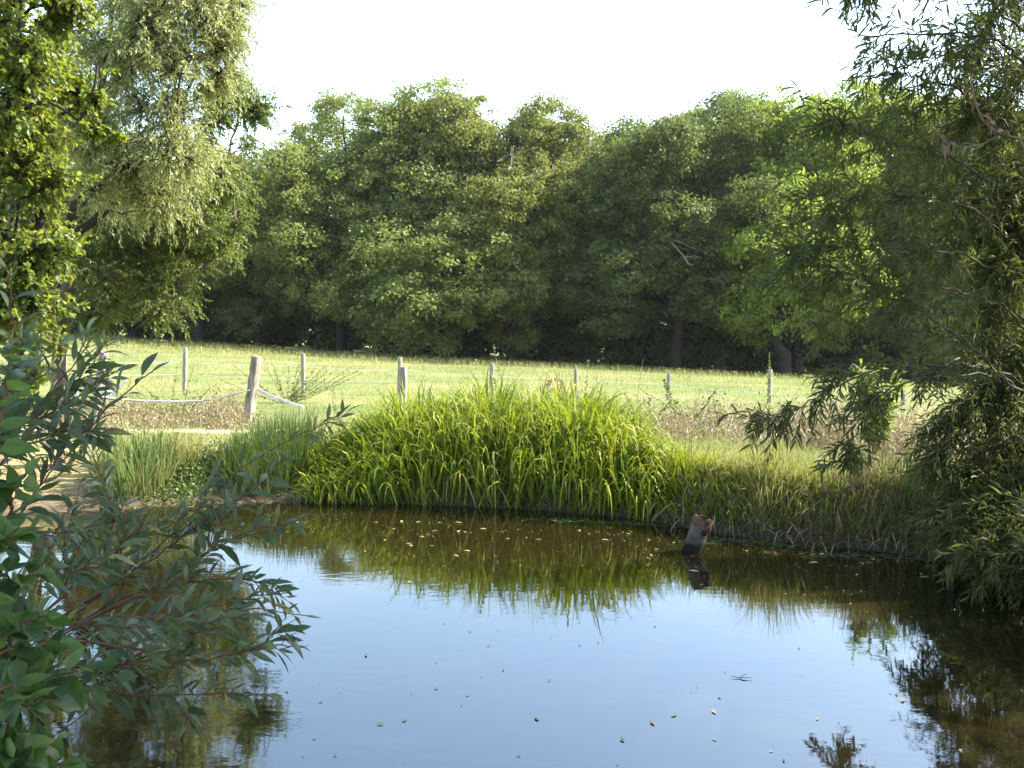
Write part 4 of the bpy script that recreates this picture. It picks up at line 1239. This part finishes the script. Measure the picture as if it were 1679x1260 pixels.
# dead curled leaves and a bent shoot hanging from it, close to the lens
rng = np.random.default_rng(202)
e = empty('dead_shoot', P(1660, 250, 3.0), 'bent orange brown willow shoot with curled dead leaves near the upper right corner', 'shoot')
wm, cm = MB(), MB()
pp = tube(wm, [P(1760, 250, 3.05), P(1680, 230, 3.0), P(1630, 215, 3.0), P(1603, 180, 3.0), P(1590, 120, 3.0)], .006, .002, 14, 6, rng=rng)
pp2 = tube(wm, [P(1640, 222, 3.0), P(1600, 240, 2.98), P(1555, 238, 2.95), P(1535, 215, 2.95)], .003, .0015, 10, 5, rng=rng)
st = np.concatenate([pp[4:], pp2[3:]]); k = np.repeat(np.arange(len(st)), 1)
strip(cm, st, rand_dirs(len(st), rng) + A(0, 0, -.4), .055, .015, 1.6, 4, [.3, 1, .9, .5, .05], rng, fold=.5, twist=1.2)
wm.obj('stem', M['twig'], e, smooth=True, loc=np.array(e.location)).location = (0, 0, 0)
cm.obj('dead_leaves', M['dead_leaf'], e, loc=np.array(e.location)).location = (0, 0, 0)

# ------------------------------------------------------------------ foreground shrubs on the near left bank
SALLOW = [.12, .75, 1.0, .92, .55, .04]
def leafy_stem(wm, cm, pts, rng, r0=.0045, r1=.0014, gap=.025, L=.084, W=.0205, frm=.1, spread=.85, droop=.7, prof=SALLOW, fold=.28, m=0, K=None, end=True, size_end=.75):
    pts = np.array(pts)
    Ln = np.linalg.norm(np.diff(pts, axis=0), axis=1).sum()
    K = K or max(10, int(Ln / .06))
    pp = tube(wm, pts, r0, r1, K, 6, rough=.003, rng=rng, power=.7)
    n = max(3, int(Ln * (1 - frm) / gap))
    t = frm + (1 - frm) * (np.arange(n) + rng.uniform(-.2, .2, n)) / n
    t = np.clip(t, 0, .995) * (K - 1)
    i = np.minimum(t.astype(int), K - 2); f = (t - i)[:, None]
    pos = pp[i] * (1 - f) + pp[i + 1] * f
    tan = norm(pp[i + 1] - pp[i])
    u = norm(np.cross(tan, A(0.1, .2, 1.0))); v = np.cross(u, tan)
    a = np.arange(n) * 2.4 + rng.normal(size=n) * .35
    sd = u * np.cos(a)[:, None] + v * np.sin(a)[:, None]
    d = norm(tan * .8 + sd * spread)
    if end: d[-1] = tan[-1]
    sz = np.interp(np.arange(n) / n, [0, .7, 1], [1.0, 1.0, size_end]) * rng.uniform(.45, 1.2, n)
    # petioles
    base = pos + d * .010
    vtubes(wm, np.stack([pos, base], 1), A(.0010, .0008)[None], 3)
    strip(cm, base, d, L * sz, W * sz * rng.uniform(.85, 1.15, n), droop * rng.uniform(.1, 1.5, n), 5, prof, rng, m=m, twist=.8, fold=fold, curl=.05)
    return pp

rng = np.random.default_rng(301)
sb = A(-2.75, 2.35, .55)
e = empty('sallow_bush', sb, 'grey green sallow bush spreading its long leaved shoots over the near water', 'bush')
wm, cm = MB(), MB()
Z0 = sb + A(0, 0, .15)
ST = [  # shoots as the photo shows them: (px, py, distance)
    [(-120, 860, 2.5), (0, 760, 2.5), (90, 660, 2.5), (140, 605, 2.5), (178, 560, 2.5)],
    [(-120, 770, 2.4), (0, 712, 2.4), (75, 680, 2.42), (140, 645, 2.45), (190, 610, 2.5)],
    [(-100, 790, 2.3), (0, 742, 2.3), (70, 722, 2.3), (130, 705, 2.3), (165, 715, 2.3)],
    [(-60, 940, 2.4), (40, 830, 2.4), (95, 750, 2.4), (120, 715, 2.4)],
    [(-40, 760, 2.4), (10, 670, 2.4), (30, 590, 2.4), (38, 550, 2.4)],
    [(-80, 1120, 2.9), (80, 1030, 2.9), (190, 950, 2.95), (290, 870, 3.05), (370, 790, 3.1), (460, 730, 3.15), (530, 695, 3.2), (565, 680, 3.2)],
    [(120, 1000, 2.9), (230, 930, 3.0), (330, 860, 3.05), (420, 800, 3.1), (470, 745, 3.15)],
    [(150, 1010, 2.9), (260, 960, 3.0), (340, 905, 3.05), (400, 880, 3.1), (460, 862, 3.1), (500, 848, 3.1)],
    [(130, 1000, 3.0), (170, 900, 3.0), (185, 840, 3.0), (165, 780, 3.0), (150, 740, 3.0)],
    [(150, 1010, 2.9), (190, 930, 2.9), (205, 870, 2.95), (195, 830, 3.0)],
    [(140, 1020, 2.8), (260, 970, 2.9), (350, 950, 3.0), (420, 955, 3.0), (470, 985, 3.0)],
    [(-100, 1030, 2.2), (60, 1026, 2.25), (180, 1026, 2.3), (290, 1033, 2.4), (345, 1040, 2.4)],
    [(-100, 1070, 2.3), (80, 1050, 2.35), (200, 1060, 2.4), (300, 1085, 2.4), (400, 1068, 2.4), (450, 1040, 2.4), (475, 1034, 2.4)],
    [(-80, 1150, 2.5), (80, 1130, 2.5), (200, 1140, 2.5), (330, 1141, 2.5), (445, 1139, 2.5)],
    [(-60, 1110, 2.6), (80, 1120, 2.6), (160, 1100, 2.6), (240, 1065, 2.6), (310, 1010, 2.6), (380, 985, 2.6), (455, 970, 2.6)],
    [(60, 1060, 2.8), (180, 1000, 2.85), (280, 960, 2.9), (330, 920, 2.95), (355, 870, 3.0), (385, 830, 3.0)],
    [(40, 1030, 2.9), (120, 940, 2.9), (220, 890, 2.95), (300, 850, 3.0), (340, 800, 3.0)],
    [(150, 1110, 2.6), (230, 1110, 2.6), (290, 1160, 2.6), (320, 1190, 2.6)],
    [(60, 1080, 2.6), (170, 1040, 2.7), (270, 1010, 2.75), (350, 1000, 2.8), (410, 1010, 2.8)],
    [(80, 1000, 2.9), (100, 920, 2.9), (110, 870, 2.9), (130, 830, 2.9)],
    [(-60, 900, 2.6), (40, 880, 2.6), (110, 870, 2.6), (150, 880, 2.6)],
    [(-60, 1010, 2.6), (50, 960, 2.6), (110, 940, 2.6), (170, 930, 2.6)],
]
for q in ST:
    pts = [P(*a) for a in q]
    pts = [Z0 * .6 + pts[0] * .4 + A(0, 0, -.08)] + pts
    frm = .30 if len(q) > 4 else .22
    pp = leafy_stem(wm, cm, pts, rng, frm=frm, r0=.0045)
    # side shoots
    for s_ in range(2):
        i = int(len(pp) * rng.uniform(.45, .85))
        tan = norm(pp[min(i + 1, len(pp) - 1)] - pp[i - 1])
        d = norm(tan + rng.normal(size=3) * .55 + A(0, 0, .15))
        ln = rng.uniform(.10, .26)
        leafy_stem(wm, cm, [pp[i], pp[i] + d * ln * .5, pp[i] + d * ln + A(0, 0, -.02)], rng, r0=.0022, gap=.024, L=.072, W=.018)
# inner shoots that fill the shaded heart of the bush
for k in range(16):
    a = rng.uniform(-.2, 1.0); 
    tip = P(rng.uniform(-80, 330), rng.uniform(930, 1130), rng.uniform(2.4, 3.1))
    mid = Z0 * .5 + tip * .5 + rng.normal(size=3) * .12 + A(0, 0, .06)
    leafy_stem(wm, cm, [Z0 + rng.normal(size=3) * .08, mid, tip], rng, frm=.3, gap=.034, L=.085, W=.021)
wm.obj('stems', M['twig_red'], e, smooth=True, loc=sb).location = (0, 0, 0)
cm.obj('leaves', M['sallow'], e, smooth=True, loc=sb).location = (0, 0, 0)

# dogwood with broad leaves in the left corner
rng = np.random.default_rng(302)
sb = A(-1.95, 1.75, .62)
e = empty('dogwood_bush', sb, 'broad leaved green dogwood filling the lower left corner', 'bush')
wm, cm = MB(), MB()
OV = [.10, .95, 1.0, .78, .42, .03]
DW = [[(-100, 980, 2.0), (-20, 800, 2.0), (10, 640, 2.0), (20, 560, 2.0)], [(-100, 1000, 2.0), (0, 860, 2.0), (40, 780, 2.05)],
      [(-80, 1020, 1.95), (20, 960, 1.95), (80, 930, 2.0)], [(-80, 1060, 1.9), (0, 1040, 1.9), (75, 1010, 1.9)],
      [(-80, 1080, 1.9), (20, 1080, 1.9), (100, 1060, 1.95)], [(-60, 1120, 1.85), (40, 1120, 1.9), (130, 1100, 1.9)],
      [(-60, 1180, 1.8), (20, 1160, 1.8), (90, 1150, 1.85)], [(-60, 1230, 1.8), (0, 1230, 1.8), (60, 1240, 1.8)],
      [(-120, 900, 2.1), (-40, 760, 2.1), (10, 700, 2.1)], [(-120, 820, 2.2), (-30, 660, 2.2), (60, 590, 2.2)],
      [(-90, 1000, 1.9), (-20, 900, 1.9), (30, 880, 1.9)], [(-60, 1290, 1.8), (10, 1280, 1.8), (110, 1250, 1.85)], [(-40, 1140, 2.0), (90, 1130, 2.05), (190, 1110, 2.1)]]
for q in DW:
    pts = [sb + A(0, 0, .05)] + [P(*a) for a in q]
    pp = leafy_stem(wm, cm, pts, rng, gap=.036, L=.066, W=.040, frm=.25, prof=OV, fold=.2, spread=1.2, droop=1.0, r0=.005)
for k in range(18):
    tip = P(rng.uniform(-120, 50 + 60 * (k % 2)), rng.uniform(860 + 190 * (k % 2), 1290), rng.uniform(1.8, 2.3))
    leafy_stem(wm, cm, [sb + rng.normal(size=3) * .1, sb * .5 + tip * .5 + rng.normal(size=3) * .1, tip], rng, gap=.036, L=.066, W=.040, frm=.3, prof=OV, fold=.2, spread=1.2, droop=1.0)
wm.obj('stems', M['twig_red'], e, smooth=True, loc=sb).location = (0, 0, 0)
cm.obj('leaves', M['dogwood'], e, smooth=True, loc=sb).location = (0, 0, 0)

# ------------------------------------------------------------------ what floats on the pond
rng = np.random.default_rng(401)
def float_leaf_mesh(seed, L, W):
    r = np.random.default_rng(seed); mb = MB()
    strip(mb, [(0, -L / 2, .004)], [(0, 1, .10 + .1 * r.random())], L, W, .3, 5, [.15, .8, 1, .85, .45, .05], r, fold=.18 * r.uniform(.3, 1.2), side=[(1, .05, 0)], twist=.12)
    return mb.mesh('floating_leaf', [M['fallen']], True)
FM = [float_leaf_mesh(i, .085, .034) for i in range(4)]
def float_leaf(px, py, size, label, group):
    q = on_water(px, py)
    if shore_dist(q[0], q[1]) > -.02: return
    o = bpy.data.objects.new('floating_leaf', FM[rng.integers(0, 4)]); C.objects.link(o)
    o.location = (q[0], q[1], .002); o.rotation_euler = (rng.normal() * .06, rng.normal() * .06, rng.uniform(0, 2 * pi)); o.scale = (size,) * 3
    tag(o, label, 'leaf', group)
near = [(490, 1050), (600, 1076), (715, 1130), (825, 1100), (900, 1117), (663, 1182), (623, 1188), (880, 1180), (1105, 1174), (1170, 1168), (1172, 1214), (550, 1240),
        (515, 1212), (1070, 1187), (1470, 1140), (1520, 1098), (1310, 1064), (1575, 1232), (1285, 1248), (525, 1152), (850, 1240), (1020, 1214), (1180, 1145), (1480, 1150), (1340, 1180), (950, 1060), (470, 1135), (1378, 1030)]
for (a, b_) in near: float_leaf(a, b_, rng.uniform(.35, .65), 'small dull fallen leaf afloat on the sky blue open water', 'fallen leaves on the open water')
for k in range(44):
    a = rng.uniform(430, 1160); b_ = np.interp(a, [430, 800, 1160], [850, 856, 880]) + rng.exponential(26)
    float_leaf(a, b_, rng.uniform(.35, 1.15), 'small yellow fallen leaf afloat on the brown water before the sedge', 'fallen leaves before the sedge clump')
for k in range(14):
    a = rng.uniform(1180, 1560); b_ = np.interp(a, [1180, 1560], [888, 930]) + rng.exponential(10)
    float_leaf(a, b_, rng.uniform(.5, 1.2), 'pale leaf afloat in the dark water under the cut bank', 'fallen leaves under the cut bank')
# specks
mb = MB()
n = 480
a = rng.uniform(420, 1500, n); b_ = np.interp(a, [420, 800, 1160, 1500], [838, 848, 878, 915]) + rng.exponential(30, n)
pts = np.array([on_water(x, y) for x, y in zip(a, b_)])
ok = shore_dist(pts[:, 0], pts[:, 1]) < -.02
pts = pts[ok]; n = len(pts)
pts = np.concatenate([pts, np.stack([rng.uniform(-2, 3, 50), rng.uniform(4.6, 8, 50)], 1)]); n = len(pts)
dd = np.concatenate([rng.normal(size=(n, 2)), np.zeros((n, 1))], 1)
diamonds(mb, np.concatenate([pts, np.full((n, 1), .004)], 1), dd, np.tile(A(0, 0, 1), (n, 1)), rng.uniform(.008, .03, n), rng.uniform(.006, .018, n))
stuff(mb.obj('floating_specks', M['fallen']), 'pale specks of seed and petals drifting on the pond', 'debris')
# mats of stalks and duckweed against the cut bank
mb = MB()
for (px, py, n, wd) in ((1215, 888, 130, .28), (1300, 896, 60, .2), (1400, 910, 90, .35), (1480, 915, 60, .3), (930, 853, 60, .25), (1010, 858, 70, .3)):
    q = on_water(px, py)
    x = q[0] + rng.normal(size=n) * wd; y = q[1] - .03 + rng.normal(size=n) * .05 + (x - q[0]) * -.12
    ang = rng.normal(size=n) * .6
    strip(mb, np.stack([x, y, np.full(n, .006)], 1), np.stack([np.cos(ang), np.sin(ang), np.zeros(n) + .02], 1), rng.uniform(.03, .16, n), rng.uniform(.005, .014, n), .02, 2, BLADE[2], rng, side=np.stack([-np.sin(ang), np.cos(ang), 0 * ang], 1), twist=.1)
stuff(mb.obj('drift_mat', M['pale_sedge']), 'yellowish mat of drifted stalks along the cut bank', 'debris')
# floating twig
q = on_water(1212, 1113)
mb = MB()
for (dx, dy, dz) in ((-.05, .02, .004), (.08, -.015, .006), (.055, .02, .02)):
    tube(mb, [(q[0], q[1], .004), (q[0] + dx * .5, q[1] + dy * .5, .006 + dz * .6), (q[0] + dx, q[1] + dy, .004 + dz)], .003, .0012, 6, 4)
tag(mb.obj('floating_twig', M['twig'], loc=A(q[0], q[1], 0)), 'little forked twig afloat in the middle of the open water', 'twig')

# ------------------------------------------------------------------ thin summer haze over the whole scene
mb = MB()
x0, x1, y0, y1, z0, z1 = -920, 920, -80, 1520, float(GZ.min()) - 1.0, 26.0
mb.add([(x0, y0, z0), (x1, y0, z0), (x1, y1, z0), (x0, y1, z0), (x0, y0, z1), (x1, y0, z1), (x1, y1, z1), (x0, y1, z1)],
       [(0, 3, 2, 1), (4, 5, 6, 7), (0, 1, 5, 4), (1, 2, 6, 5), (2, 3, 7, 6), (3, 0, 4, 7)])
m = bpy.data.materials.new('haze_air'); m.use_nodes = True
nt_ = m.node_tree
nt_.nodes.remove(nt_.nodes['Principled BSDF'])
pv = nt_.nodes.new('ShaderNodeVolumePrincipled')
pv.inputs['Color'].default_value = (.92, .95, 1.0, 1); pv.inputs['Density'].default_value = .00010; pv.inputs['Anisotropy'].default_value = .3
nt_.links.new(pv.outputs[0], nt_.nodes['Material Output'].inputs['Volume'])
stuff(mb.obj('haze', m), 'thin pale haze in the air over the meadow', 'haze')
